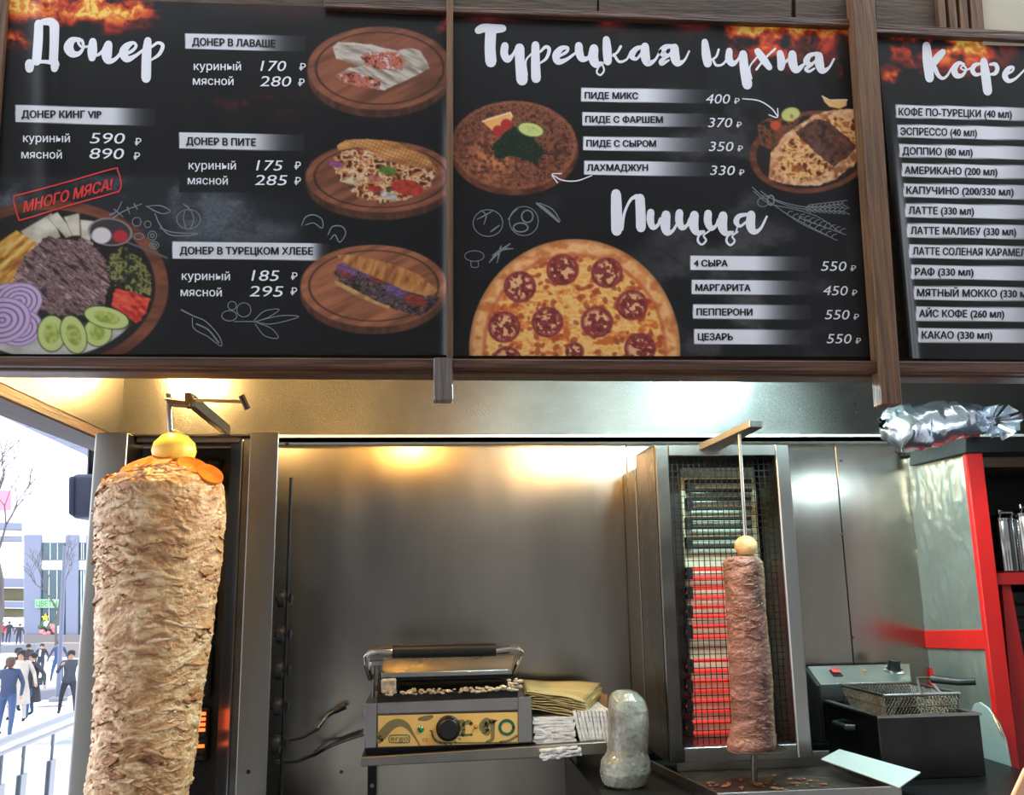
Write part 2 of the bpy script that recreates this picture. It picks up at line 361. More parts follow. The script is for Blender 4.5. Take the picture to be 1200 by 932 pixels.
def paint0(X, Y):
    p = Paint(X, Y)
    p.slate(np.clip(sstep(200, 212, Y)*sstep(330, 270, Y)*sstep(400, 200, X)+.5*sstep(228, 240, Y)*sstep(300, 270, Y)*sstep(380, 330, X), 0, 1)*.95, lo=(34, 36, 42), hi=(84, 90, 98), seed=2)
    top = sstep(64, 4, Y+.16*np.abs(X-130))
    p.flames(np.clip(top+sstep(32, 4, Y)*sstep(220, 60, X)*.5, 0, 1)*sstep(215, 150, X), 11)
    p.flames(np.exp(-((X-20)/18.)**2-((Y-46)/12.)**2), 13)
    p.flames(sstep(500, 528, X)*sstep(70, 10, Y), 17)
    p.tex(.32*np.exp(-((X-345)/52.)**2-((Y-8)/14.)**2), [(60, 14, 14), (190, 50, 40)], 14, 12, 19)
    p.tex(.5*sstep(30, 4, Y)*sstep(200, 300, X), [(26, 14, 16), (70, 24, 24)], 30, 14, 20)
    p.tex(.5*np.exp(-((X-310)/70.)**2-((Y-122)/16.)**2), [(14, 12, 14), (20, 14, 16), (150, 36, 32)], 15, 11, 23)
    for bx in ((17, 145, 180, 204), (210, 174, 352, 226), (217, 58, 352, 112), (203, 303, 350, 352)):
        p.mix(.75*sstep(bx[0]-1, bx[0], X)*sstep(bx[2], bx[2]-8, X)*sstep(bx[1]-1, bx[1], Y)*sstep(bx[3], bx[3]-1, Y), (11, 11, 14))
    p.banner(217, 39, 358, 57, 290, .024); p.banner(18, 123, 182, 143, 128, .03)
    p.banner(210, 155, 356, 174, 290, .022); p.banner(202, 283, 385, 303, 362, .014)
    # three boards with a wrap, a pita and a loaf
    bc = (128, 76, 54)
    p.board(445, 80, 85, 49, bc)
    q = lambda pts, ox, oy, s: [(ox+a/s, oy+b/s) for a, b in pts]
    w1 = p.poly(q([(690, 205), (715, 178), (860, 190), (960, 215), (1005, 250), (1000, 295), (900, 302), (800, 280), (705, 250)], 200, 0, 3.636), rough=1)
    p.tex(w1, [(140, 124, 112), (190, 176, 162), (214, 202, 190)], 26, 4, 41, ang=12)
    w2 = p.poly(q([(700, 322), (760, 290), (840, 278), (985, 300), (1000, 290), (970, 215), (1010, 205), (1065, 215), (1105, 290), (1010, 340), (905, 385), (830, 370), (740, 352)], 200, 0, 3.636), rough=1)
    p.tex(w2, [(138, 122, 110), (186, 172, 158), (208, 196, 182)], 3.4, 22, 43, ang=-62)
    for pts, sd in (([(805, 240), (850, 222), (960, 222), (1005, 262), (980, 295), (900, 300), (830, 280)], 45), ([(702, 322), (760, 305), (850, 325), (895, 350), (890, 376), (800, 368), (735, 350)], 47)):
        m = p.poly(q(pts, 200, 0, 3.636), rough=1.6); p.tex(m, [(70, 40, 30), (176, 84, 58), (208, 130, 100), (150, 70, 74), (214, 186, 170)], 5, 4, sd)
    p.board(446, 207, 88, 42, bc)
    p.tex(p.poly(q([(680, 690), (740, 640), (860, 640), (960, 680), (1130, 720), (1110, 790), (1010, 850), (900, 868), (800, 840), (720, 770)], 200, 0, 3.636), rough=2),
          [(66, 32, 20), (176, 96, 52), (206, 152, 96), (228, 206, 168), (150, 70, 50), (60, 60, 30)], 6.5, 5, 51)
    for a, b, r, c in ((870, 805, 9, (190, 58, 44)), (1010, 800, 20, (196, 64, 46)), (925, 728, 11, (96, 128, 50)), (705, 700, 9, (150, 86, 130)), (930, 835, 10, (224, 214, 204)), (770, 770, 10, (222, 196, 156)), (870, 760, 8, (196, 110, 100))):
        _, e = p.ell(200+a/3.636, b/3.636, r, r*.45, 10); p.tex(e, [tuple(v*.7 for v in c), c], 4, 3, 53)
    m = p.poly(q([(708, 622), (745, 596), (840, 592), (940, 600), (1080, 655), (1135, 722), (1040, 712), (930, 690), (860, 645), (800, 628), (715, 640)], 200, 0, 3.636), rough=.7)
    p.tex(m, [(150, 92, 48), (196, 132, 74), (216, 158, 96)], 20, 9, 55)
    g = np.minimum(np.abs(((X*.92+Y*.5)/4.6) % 1-.5), np.abs(((X*.35-Y*.95)/4.2) % 1-.5)); p.mix(m*sstep(.14, .04, g)*.55*sstep(395, 420, X), (110, 64, 34))
    p.board(438, 335, 86, 48, (150, 92, 64))
    p.tex(p.poly(q([(690, 470), (730, 440), (860, 480), (1000, 540), (1145, 575), (1130, 610), (1060, 658), (930, 620), (820, 570), (720, 510)], 200, 190, 3.636), rough=1.8),
          [(24, 18, 22), (62, 40, 34), (106, 84, 96), (34, 26, 26), (120, 96, 76)], 5, 4, 61)
    for a, b, rx, ry, c in ((750, 460, 13, 6.5, (138, 96, 148)), (850, 480, 13, 5, (132, 92, 140)), (960, 545, 14, 7, (134, 96, 146)), (880, 500, 9, 4, (150, 62, 54)), (745, 477, 9, 3, (160, 66, 56)), (1045, 590, 14, 6, (168, 66, 54))):
        r_, e = p.ell(200+a/3.636, 190+b/3.636, rx, ry, 18); p.tex(e, [tuple(v*.7 for v in c), c], 4, 2, 63); p.mix(e*sstep(.2, .05, np.abs((r_*3) % 1-.5))*.3, (40, 24, 40))
    p.tex(p.poly(q([(700, 505), (760, 530), (880, 595), (935, 612), (930, 628), (820, 585), (700, 520)], 200, 190, 3.636)), [(150, 104, 60), (204, 156, 100)], 9, 5, 65)
    m = p.poly(q([(708, 400), (740, 392), (850, 410), (960, 440), (1060, 480), (1140, 548), (1090, 572), (990, 545), (880, 495), (770, 450)], 200, 190, 3.636), rough=.6)
    p.tex(m, [(140, 84, 44), (190, 126, 68), (206, 148, 88)], 5, 18, 67, ang=22)
    # platter, lower left
    r, e = p.ell(59, 336, 138, 101); p.mix(e, (104, 58, 40)); p.tex(e*sstep(.88, .9, r), [(92, 50, 34), (130, 76, 52)], 30, 8, 71)
    p.mix(e*sstep(.9, .88, r), (28, 22, 20)); _, e2 = p.ell(54, 338, 116, 82); p.tex(e2*sstep(375, 392, Y), [(170, 166, 160), (206, 202, 196)], 20, 12, 72)
    q3 = lambda pts: [(a/3.883, 190+b/3.883) for a, b in pts]
    for pts in ([(95, 315), (235, 232), (275, 340), (160, 400)], [(215, 250), (262, 228), (345, 330), (300, 345)], [(290, 250), (360, 232), (366, 335), (330, 335)], [(365, 262), (425, 268), (410, 360), (370, 345)]):
        m = p.poly(q3(pts)); p.tex(m, [(176, 166, 146), (206, 196, 176), (222, 214, 198)], 18, 12, 73); p.line(q3(pts+pts[:1]), 1, (120, 106, 88), .6)
    p.tex(p.poly(q3([(-60, 400), (75, 310), (170, 370), (130, 450), (60, 560), (-60, 570)])), [(150, 84, 26), (206, 150, 60), (226, 196, 120)], 20, 5, 74, ang=-40)
    p.tex(p.poly(q3([(40, 560), (110, 430), (220, 335), (290, 350), (400, 355), (470, 420), (500, 540), (480, 650), (350, 705), (220, 690), (110, 610)]), rough=4), [(50, 34, 36), (96, 70, 70), (150, 118, 116), (80, 58, 60), (176, 142, 136)], 12, 3.6, 75, ang=35)
    p.tex(p.poly(q3([(500, 420), (560, 385), (640, 440), (690, 520), (690, 600), (620, 600), (520, 560), (480, 480)]), rough=3), [(26, 28, 22), (60, 64, 36), (150, 146, 84), (36, 40, 26)], 6, 5, 76)
    p.tex(p.poly(q3([(525, 575), (600, 590), (685, 620), (665, 690), (620, 732), (560, 690), (505, 650)]), rough=2), [(150, 34, 26), (206, 58, 44), (228, 96, 74)], 8, 4, 77, ang=25)
    for a, b, rr in ((40, 660, 36), (85, 635, 28), (90, 755, 27), (10, 720, 34)):
        r_, e = p.ell(a/3.883, 190+b/3.883, rr, rr*.78, -12); p.mix(e, (196, 176, 206)); p.mix(e*sstep(.26, .08, np.abs((r_*4.5) % 1-.5)), (140, 92, 150))
    for a, b, rx, ry, an in ((235, 780, 17, 22, 0), (445, 775, 17, 17, 30), (335, 785, 15, 24, -18), (485, 708, 28, 12.5, 14)):
        r_, e = p.ell(a/3.883, 190+b/3.883, rx, ry, an); p.mix(e, (52, 86, 32)); p.mix(e*sstep(.97, .9, r_), (196, 206, 128)); p.tex(e*sstep(.62, .5, r_), [(140, 158, 64), (188, 196, 106)], 4, 4, 78)
    p.line(q3([(580, 365), (760, 436)]), 2.4, (96, 92, 92)); r_, e = p.ell(129, 272, 25, 15.5, 6); p.mix(e, (58, 50, 52)); p.mix(sstep(.1, 0, np.abs(r_-1)), (150, 140, 140))
    _, e = p.ell(119, 276, 11.5, 9.5); p.mix(e, (214, 206, 206)); _, e = p.ell(141, 277, 9, 7.5); p.mix(e, (176, 40, 52))
    return p.c
def paint1(X, Y):
    p = Paint(X, Y, (15, 15, 17))
    p.slate(np.clip(sstep(80, 130, Y)*sstep(1040, 830, X)*sstep(690, 800, X)*.55+sstep(250, 300, Y)*sstep(820, 900, X)*.3+.35*np.exp(-((X-620)/60.)**2-((Y-240)/20.)**2), 0, 1), hi=(92, 90, 90), seed=21)
    p.flames(np.clip(sstep(112, 40, Y+.25*np.abs(X-900))*sstep(835, 870, X), 0, 1), 3)
    p.flames(np.exp(-((X-978)/30.)**2-((Y-76)/16.)**2)*.85, 5)
    for cx, cy, rx, ry in ((716, 25, 16, 11), (810, 28, 22, 11), (575, 20, 40, 6)):
        p.tex(.75*np.exp(-((X-cx)/rx)**2-((Y-cy)/ry)**2), [(120, 30, 34), (206, 66, 54)], 12, 9, 25)
    for x, y, s in ((681, 103, 16), (682.5, 131.5, 15.5), (683.5, 160, 16), (684.5, 188.3, 16.5)): p.banner(x, y, 842, y+s, 752, .014)
    for x, y, s in ((809, 299.7, 16.6), (810.5, 328, 16.8), (812, 356.8, 16.7), (813.4, 385.9, 17.2)): p.banner(x, y, 950, y+s, 880, .008)
    # round flat meat pie
    _, e = p.ell(603, 178, 75, 51); p.tex(e, [(70, 36, 24), (120, 66, 44)], 14, 8, 31)
    r, e = p.ell(602.5, 170, 74, 52); p.tex(e, [(66, 36, 26), (104, 58, 42), (140, 84, 60), (84, 46, 34)], 4.2, 3.6, 33, 3)
    p.tex(e*np.exp(-((X-575)/38.)**2-((Y-185)/30.)**2), [(76, 42, 28), (150, 88, 58), (196, 126, 84)], 3.6, 3.2, 34, 3); p.mix(sstep(.05, 0, np.abs(r-.96))*.5, (160, 100, 66))
    q = lambda pts, ox, oy, s=4.236: [(ox+a/s, oy+b/s) for a, b in pts]
    p.mix(p.poly(q([(190, 602), (225, 585), (330, 557), (342, 580), (330, 608), (240, 648)], 520, 0)), (226, 168, 96)); p.line(q([(192, 603), (330, 558), (340, 578)], 520, 0), 1.4, (236, 214, 176))
    p.tex(p.poly(q([(245, 740), (280, 670), (350, 620), (390, 650), (470, 700), (490, 760), (460, 825), (400, 790), (330, 780), (260, 785)], 520, 0), rough=5), [(14, 26, 18), (30, 50, 34), (20, 36, 24)], 4, 4, 35)
    for a, b in ((270, 650), (310, 618)): _, e = p.ell(520+a/4.236, b/4.236, 6.5, 6.5); p.mix(e, (166, 44, 42))
    r_, e = p.ell(622, 152, 16.5, 8.5, 12); p.mix(e, (74, 104, 44)); p.mix(e*sstep(.92, .84, r_), (196, 198, 120)); p.tex(e*sstep(.55, .45, r_), [(150, 160, 80), (200, 204, 130)], 3, 3, 36)
    # boat shaped cheese and meat pie on a board
    r, e = p.ell(951, 178, 73, 48, -8); p.tex(e, [(84, 46, 32), (120, 68, 48)], 20, 6, 38); p.mix(e*sstep(.9, .88, r), (34, 30, 28))
    p.tex(.9*p.poly(q([(410, 620), (470, 590), (560, 590), (640, 560), (600, 640), (480, 740), (430, 720)], 790, 0), rough=3), [(32, 40, 28), (150, 70, 46), (60, 60, 36)], 6, 5, 39)
    r_, e = p.ell(926.5, 134, 11, 8, -15); p.mix(e, (196, 194, 112)); _, e = p.ell(909, 147, 6, 5.5); p.mix(e, (190, 74, 48))
    p.tex(p.poly(q([(470, 885), (480, 760), (550, 665), (690, 572), (790, 545), (860, 540), (940, 548), (958, 640), (950, 740), (890, 820), (800, 890), (720, 922), (600, 920), (510, 905)], 790, 0), rough=1.5), [(150, 92, 56), (206, 150, 104), (226, 182, 138)], 7, 6, 41)
    m = p.poly(q([(520, 860), (545, 720), (600, 680), (700, 600), (860, 580), (920, 600), (930, 700), (840, 800), (720, 880), (600, 890)], 790, 0), rough=1.5); p.tex(m, [(150, 80, 40), (214, 156, 96), (230, 190, 130), (170, 96, 54)], 5, 4, 43)
    p.tex(p.poly(q([(598, 655), (700, 592), (760, 600), (905, 722), (870, 775), (790, 830), (740, 790), (640, 700)], 790, 0), rough=1.2), [(50, 30, 26), (84, 54, 44), (104, 70, 58)], 5, 5, 44)
    p.spots(1.0*m+.6*(r < 1), 70, (903, 132, 1012, 214), 2.0, (96, 46, 26), 45, .7, 1.5)
    p.mix(p.poly(q([(735, 478), (770, 500), (858, 498), (855, 525), (820, 540), (770, 530), (745, 505)], 790, 0)), (226, 176, 110)); p.line(q([(735, 478), (772, 497), (858, 496)], 790, 0), 1.5, (236, 218, 180))
    # pizza
    r, e = p.ell(673.4, 411, 123.5, 130.5); p.tex(e, [(190, 112, 60), (222, 156, 96), (232, 176, 120), (214, 140, 78)], 16, 12, 51)
    p.mix(e*sstep(.05, 0, np.abs(r-.995))*.5, (150, 84, 44)); inn = sstep(.87, .83, r+.05*(fbm(X/9, Y/9, seed=52)-.5))
    p.tex(inn, [(196, 96, 44), (222, 148, 74), (236, 190, 116), (228, 164, 84)], 8, 6, 53); p.mix(sstep(.035, 0, np.abs(r-.86))*.6, (176, 76, 40))
    p.spots(inn, 210, (566, 296, 790, 418), 2.6, (156, 62, 38), 54, .75, 1.5)
    for i, (a, b, rr) in enumerate(((590, 450, 19), (810, 465, 18.5), (378, 535, 19), (300, 735, 19), (515, 710, 18.5), (760, 710, 19), (935, 625, 18.5), (975, 840, 18.5), (315, 900, 17), (650, 855, 11))):
        cx, cy = 520+a/4.236, 210+b/4.236
        rx, e = p.ell(cx, cy, rr*1.0, rr*.97); p.tex(e, [(104, 36, 38), (146, 58, 56), (120, 44, 46)], 6, 5, 55+i)
        n = fbm(X/4.2, Y/4.2, seed=70+i, oct=3); p.mix(e*sstep(.95, .6, rx)*sstep(.47, .56, n), (222, 168, 120)); p.spots(e*sstep(.9, .7, rx), 14, (cx-15, cy-15, cx+15, cy+15), 2.4, (112, 42, 34), 90+i, .85)
    return p.c
def paint2(X, Y):
    p = Paint(X, Y, (16, 16, 17))
    p.flames(np.clip(sstep(112, 44, Y+.14*np.abs(X-1120))*sstep(1215, 1150, X)*sstep(1036, 1050, X)*1.15, 0, 1), 61)
    p.flames(np.exp(-((X-1050)/20.)**2-((Y-88)/12.)**2), 62)
    for i, (x, y, s) in enumerate(((1050, 123, 15), (1052, 146, 15), (1054, 169, 15), (1057, 191.5, 15.5), (1059, 215, 16), (1061, 238.4, 16), (1063, 262, 16), (1065.4, 286.5, 16), (1068, 310.7, 16), (1071, 335.2, 16), (1073.4, 359.4, 16.4), (1076, 384.6, 16.4))):
        p.banner(x, y, 1300, y+s, 1160, .022-.001*i)
    return p.c

def poster(kind, q, step, painter, label):
    (x0, y0), (x1, y1), (x2, y2), (x3, y3) = q   # TL TR BR BL
    nu = int(max(x1-x0, x2-x3)/step)+1; nv = int((y3-y0)/step)+1
    u, v = np.meshgrid(np.linspace(0, 1, nu), np.linspace(0, 1, nv))
    X = (1-v)*((1-u)*x0+u*x1)+v*((1-u)*x3+u*x2); Y = (1-v)*((1-u)*y0+u*y1)+v*((1-u)*y3+u*y2)
    c = lin(np.clip(painter(X, Y), 0, 255)*(.93 if kind == 0 else 1))
    t = thing('menu_poster', label, 'menu poster', P((x2+x3)/2, (y2+y3)/2, DM), 'menu posters over the serving window')
    grid_mesh('printed_sheet', onto(kind, X, Y), M['vinyl'], t, 'print', c)
    b = MB(); k = [P(*q[i], DM-.003) for i in (3, 2)]+[P(*q[i], DM+.002) for i in (2, 3)]+[P(*q[i], DM-.003) for i in (0, 1)]+[P(*q[i], DM+.002) for i in (1, 0)]
    b.hexa(k).build('backing_board', M['ink_white'], t)
    return t
def put_flat(name, verts2, faces, kind, m, parent, off=.0007, **tags):
    v = np.array(verts2, float); w = onto(kind, v[:, 0], v[:, 1], off); o = parent_off(parent)
    me = bpy.data.meshes.new(name); me.from_pydata([tuple(a-np.array(o)) for a in w], [], faces); me.materials.append(m)
    return link(name, me, parent, **tags)
_tc = {}
def glyphs(body, bold, res=3):
    """outlines of the words, each contour filled on its own (some letters are drawn as overlapping contours)"""
    if body not in _tc:
        cu = bpy.data.curves.new('t', 'FONT'); cu.body = body; cu.resolution_u = res; cu.fill_mode = 'NONE'
        o = bpy.data.objects.new('t', cu); C.objects.link(o)
        me = bpy.data.meshes.new_from_object(o.evaluated_get(bpy.context.evaluated_depsgraph_get()))
        co = [(v.co.x, v.co.y) for v in me.vertices]; nxt = {}
        for e in me.edges: nxt.setdefault(e.vertices[0], []).append(e.vertices[1]); nxt.setdefault(e.vertices[1], []).append(e.vertices[0])
        seen = set(); loops = []
        for s0 in range(len(co)):
            if s0 in seen or s0 not in nxt: continue
            lp = [s0]; seen.add(s0); cur = min(nxt[s0])
            while cur not in seen: seen.add(cur); lp.append(cur); k = [q for q in nxt[cur] if q not in seen]; cur = k[0] if k else s0
            if len(lp) > 2: loops.append(lp)
        area = lambda l: sum(co[l[i]][0]*co[l[(i+1) % len(l)]][1]-co[l[(i+1) % len(l)]][0]*co[l[i]][1] for i in range(len(l)))/2
        def inside(p, l):
            r = False
            for i in range(len(l)):
                (x0, y0), (x1, y1) = co[l[i]], co[l[(i+1) % len(l)]]
                if (y0 > p[1]) != (y1 > p[1]) and p[0] < (x1-x0)*(p[1]-y0)/(y1-y0)+x0: r = not r
            return r
        from mathutils.geometry import tessellate_polygon
        holds = lambda l, h: area(l)*area(h) < 0 and abs(area(l)) > abs(area(h)) and all(inside(co[q], l) for q in h)
        is_hole = lambda h: any(holds(l, h) for l in loops)
        holes = [l for l in loops if is_hole(l)]; outs = [l for l in loops if l not in holes]
        V, Fc = [], []
        for l in outs:
            hs = [h for h in holes if holds(l, h)]; idx = l+[q for h in hs for q in h]; b0 = len(V)
            V += [co[q] for q in idx]
            Fc += [tuple(b0+q for q in t) for t in tessellate_polygon([[Vector((*co[q], 0)) for q in g_] for g_ in [l]+hs])]
        _tc[body] = (V, Fc)
        bpy.data.objects.remove(o); bpy.data.meshes.remove(me)
    return _tc[body]
def text(parent, kind, body, x0, x1, base, cap, m, slope=.0, shear=0., bold=.0, name='lettering', skew=0., off=.0008):
    """lettering between x0 and x1 on the baseline 'base' with capitals 'cap' high (poster coordinates)"""
    v, f = glyphs(body, 0); v = np.array(v); n0 = len(v)
    if bold:
        sh = [(-bold, 0), (bold, 0), (0, bold*.6), (0, -bold*.6), (-bold*.5, 0), (bold*.5, 0)]; f = [tuple(i+k*n0 for i in q) for k in range(len(sh)) for q in f]; v = np.concatenate([v+np.array(q) for q in sh])
    a, b = v[:, 0].min(), v[:, 0].max(); s = cap/.728
    U = (v[:, 0]-a)/(b-a)*(x1-x0)+shear*v[:, 1]*s+skew*v[:, 1]*s
    Xp = x0+U; Yp = base+slope*U-v[:, 1]*s
    return put_flat(name, np.stack([Xp, Yp], 1), f, kind, m, parent, off+(np.arange(len(v))//n0)*.00004)
def stroke(pts, n=7):
    """a brush stroke: points (x, y, width) smoothed into a ribbon with round ends; returns verts, faces"""
    P4 = [np.array(p, float) for p in pts]; P4 = [2*P4[0]-P4[1]]+P4+[2*P4[-1]-P4[-2]]; S = []
    for i in range(1, len(P4)-2):
        for k in range(n):
            t = k/n; a, b, c, d = P4[i-1:i+3]
            S.append(.5*((2*b)+(c-a)*t+(2*a-5*b+4*c-d)*t*t+(3*b-a-3*c+d)*t**3))
    S.append(P4[-2]); S = np.array(S); V, Fc = [], []
    for i, p in enumerate(S):
        d = S[min(i+1, len(S)-1)][:2]-S[max(i-1, 0)][:2]; d = d/(np.hypot(*d)+1e-9); nrm = np.array([-d[1], d[0]])*max(p[2], 1)/2
        V += [p[:2]+nrm, p[:2]-nrm]
    Fc = [(2*i, 2*i+1, 2*i+3, 2*i+2) for i in range(len(S)-1)]
    for p in (S[0], S[-1]):
        o = len(V); V += [p[:2]+np.array([math.cos(a), math.sin(a)])*max(p[2], 1)*.47 for a in np.linspace(0, 2*PI, 13)[:-1]]; Fc.append(tuple(range(o, o+12)))
    return V, Fc
def brush(parent, kind, strokes, ox, oy, s, m=None, name='brush_heading', off=.0008):
    V, Fc = [], []
    for i, st in enumerate(strokes):
        v, f = stroke([(ox+a/s, oy+b/s, w/s) for a, b, w in st]); o = len(V); V += v; Fc += [tuple(k+o for k in q) for q in f]
        # keep crossing strokes from lying in one plane
    vv = np.array(V); w = onto(kind, vv[:, 0], vv[:, 1], off)
    return put_flat(name, vv, Fc, kind, m or M['ink_white'], parent, off)

p1 = poster(0, [(10, -4), (523, 12), (523, 416), (-26, 415)], 1.05, paint0, 'black menu poster with three round boards of sandwiches, leftmost of the row')
p2 = poster(1, [(531, 14), (1001, 31), (1038, 418), (531, 417)], 1.0, paint1, 'black menu poster with a large pizza and a round meat flatbread, middle of the row')
p3 = poster(2, [(1027, 37), (1300, 52), (1330, 424), (1062, 420)], 1.4, paint2, 'black menu poster listing coffees in white strips, cut off by the right edge')
W_, K_ = M['ink_white'], M['ink_black']
# headings
brush(p1, 0, [[(170, 118, 68), (165, 250, 72), (152, 412, 72)], [(150, 128, 30), (205, 105, 50), (262, 105, 66), (290, 130, 78)], [(292, 130, 76), (290, 270, 72), (284, 412, 70)],
              [(95, 425, 46), (200, 415, 28), (305, 425, 46)], [(98, 430, 74), (97, 470, 68)], [(297, 430, 70), (292, 470, 58)],
              [(490, 238, 22), (430, 250, 55), (402, 305, 76), (432, 352, 62), (485, 350, 34), (518, 300, 22), (505, 248, 24), (478, 262, 22), (505, 300, 18), (565, 295, 20)],
              [(592, 258, 60), (588, 330, 76), (586, 385, 60)], [(605, 365, 26), (640, 358, 24), (680, 320, 24)], [(714, 280, 64), (700, 350, 84), (712, 405, 60), (760, 400, 32), (808, 350, 26), (832, 300, 26)],
              [(850, 355, 26), (900, 330, 26), (930, 292, 24), (905, 268, 28), (852, 300, 58), (830, 350, 66), (860, 395, 54), (920, 372, 30), (990, 320, 20)],
              [(1022, 250, 58), (1012, 360, 74), (1008, 545, 76)], [(1050, 300, 20), (1100, 268, 24), (1138, 290, 30), (1112, 355, 28), (1050, 402, 16)]], 20, 10, 6.667)
brush(p2, 1, [[(85, 112, 50), (120, 98, 56), (190, 102, 58), (240, 100, 50)], [(165, 110, 70), (160, 220, 70), (165, 315, 72)],
              [(255, 210, 48), (250, 260, 50), (272, 298, 44), (305, 270, 22), (325, 235, 20)], [(348, 225, 62), (352, 330, 62), (365, 430, 74)], [(395, 400, 14), (388, 310, 12), (424, 262, 12)],
              [(450, 205, 50), (450, 320, 58), (454, 420, 62)], [(480, 250, 14), (515, 218, 22), (538, 235, 24), (520, 290, 20), (480, 322, 12)],
              [(600, 278, 18), (648, 250, 20), (655, 224, 20), (615, 228, 34), (582, 270, 48), (595, 312, 42), (645, 300, 24), (705, 258, 16)],
              [(727, 210, 50), (730, 255, 52), (750, 295, 42), (790, 285, 24), (802, 245, 20)], [(824, 228, 58), (820, 290, 62), (840, 328, 52), (880, 322, 20)], [(885, 320, 12), (855, 345, 12), (842, 380, 12), (865, 398, 12), (888, 370, 12), (880, 335, 12)],
              [(903, 170, 46), (908, 240, 58), (912, 312, 52)], [(995, 215, 18), (975, 250, 16), (945, 275, 14)], [(950, 265, 16), (985, 312, 18), (1030, 300, 14), (1050, 270, 14)],
              [(1145, 215, 18), (1095, 230, 32), (1065, 272, 42), (1095, 295, 20), (1135, 250, 16)], [(1150, 215, 52), (1152, 280, 60), (1170, 322, 44), (1215, 300, 18), (1250, 240, 16)],
              ], 545, 15, 5.4545)
brush(p2, 1, [[(180, 150, 20), (130, 158, 34), (110, 188, 46), (140, 212, 26), (170, 185, 14)], [(150, 210, 14), (105, 240, 26), (108, 260, 24), (150, 238, 12)], [(185, 160, 50), (188, 220, 58), (205, 255, 44), (245, 238, 16), (275, 182, 12)],
              [(370, 125, 40), (378, 200, 55), (388, 258, 52)], [(455, 172, 14), (440, 215, 14), (405, 240, 12)], [(418, 230, 14), (440, 268, 16), (480, 262, 14), (512, 222, 14)],
              [(520, 180, 40), (518, 230, 46), (540, 258, 38), (570, 238, 18), (590, 200, 14)], [(604, 200, 50), (612, 290, 56), (630, 388, 62)], [(655, 350, 12), (645, 280, 10), (690, 218, 10)],
              [(685, 295, 14), (740, 225, 12), (800, 168, 14)], [(692, 182, 40), (728, 232, 48), (765, 282, 38)],
              [(830, 195, 42), (838, 245, 50), (836, 282, 45)], [(850, 262, 16), (885, 228, 16)], [(905, 200, 50), (908, 255, 55), (930, 298, 42), (978, 262, 16)],
              [(1060, 195, 20), (1010, 210, 30), (992, 246, 40), (1020, 262, 22), (1050, 240, 14)], [(1030, 262, 14), (990, 290, 24), (1008, 306, 18), (1040, 288, 12)], [(1068, 210, 48), (1072, 265, 55), (1090, 302, 40), (1130, 282, 16), (1160, 230, 12)]], 755, 25, 5.217)
cc = [[(550, 225, 52), (548, 280, 52), (568, 325, 38), (602, 308, 22), (620, 265, 20)], [(650, 240, 60), (645, 310, 64), (668, 358, 42), (715, 350, 16)], [(715, 355, 14), (680, 380, 14), (674, 415, 16), (700, 438, 14), (728, 410, 14), (712, 378, 12), (748, 348, 12)]]
brush(p2, 1, [[(125, 98, 66), (128, 200, 74), (130, 345, 74)], [(162, 335, 26), (182, 225, 18), (222, 140, 20), (262, 115, 32)], [(285, 128, 64), (290, 230, 66), (292, 325, 66)],
              [(358, 222, 50), (355, 275, 50), (372, 322, 38), (405, 308, 22), (422, 265, 20)], [(460, 238, 60), (455, 310, 66), (468, 358, 44), (505, 345, 22), (530, 305, 16)]]
      + cc+[[(a+192, b+4, w) for a, b, w in s] for s in cc] +
      [[(925, 362, 10), (938, 322, 10)], [(1010, 235, 20), (950, 248, 32), (930, 285, 38), (955, 315, 20), (1000, 285, 16)], [(1030, 238, 58), (1026, 310, 62), (1048, 352, 42), (1092, 332, 20), (1135, 250, 14)]], 700, 210, 5.714)
brush(p3, 2, [[(220, 200, 80), (232, 350, 100), (252, 530, 88)], [(385, 265, 64), (330, 325, 80), (290, 380, 70)], [(300, 420, 50), (340, 500, 42), (385, 530, 32), (430, 500, 24), (470, 430, 18)],
              [(600, 388, 20), (545, 378, 44), (498, 435, 64), (522, 500, 60), (580, 498, 38), (618, 440, 22), (592, 402, 20), (565, 428, 16), (610, 448, 18), (665, 428, 20)],
              [(762, 382, 24), (705, 398, 44), (682, 448, 48), (715, 492, 40), (775, 482, 24)], [(795, 355, 70), (812, 480, 92), (835, 660, 92)], [(860, 390, 28), (910, 388, 40), (932, 432, 44), (910, 480, 40), (860, 490, 22)],
              [(1030, 490, 22), (1085, 455, 22), (1092, 418, 24), (1045, 432, 48), (1008, 500, 60), (1042, 555, 46), (1110, 535, 28), (1180, 470, 20), (1215, 430, 20)]], 1060, 30, 8.571)
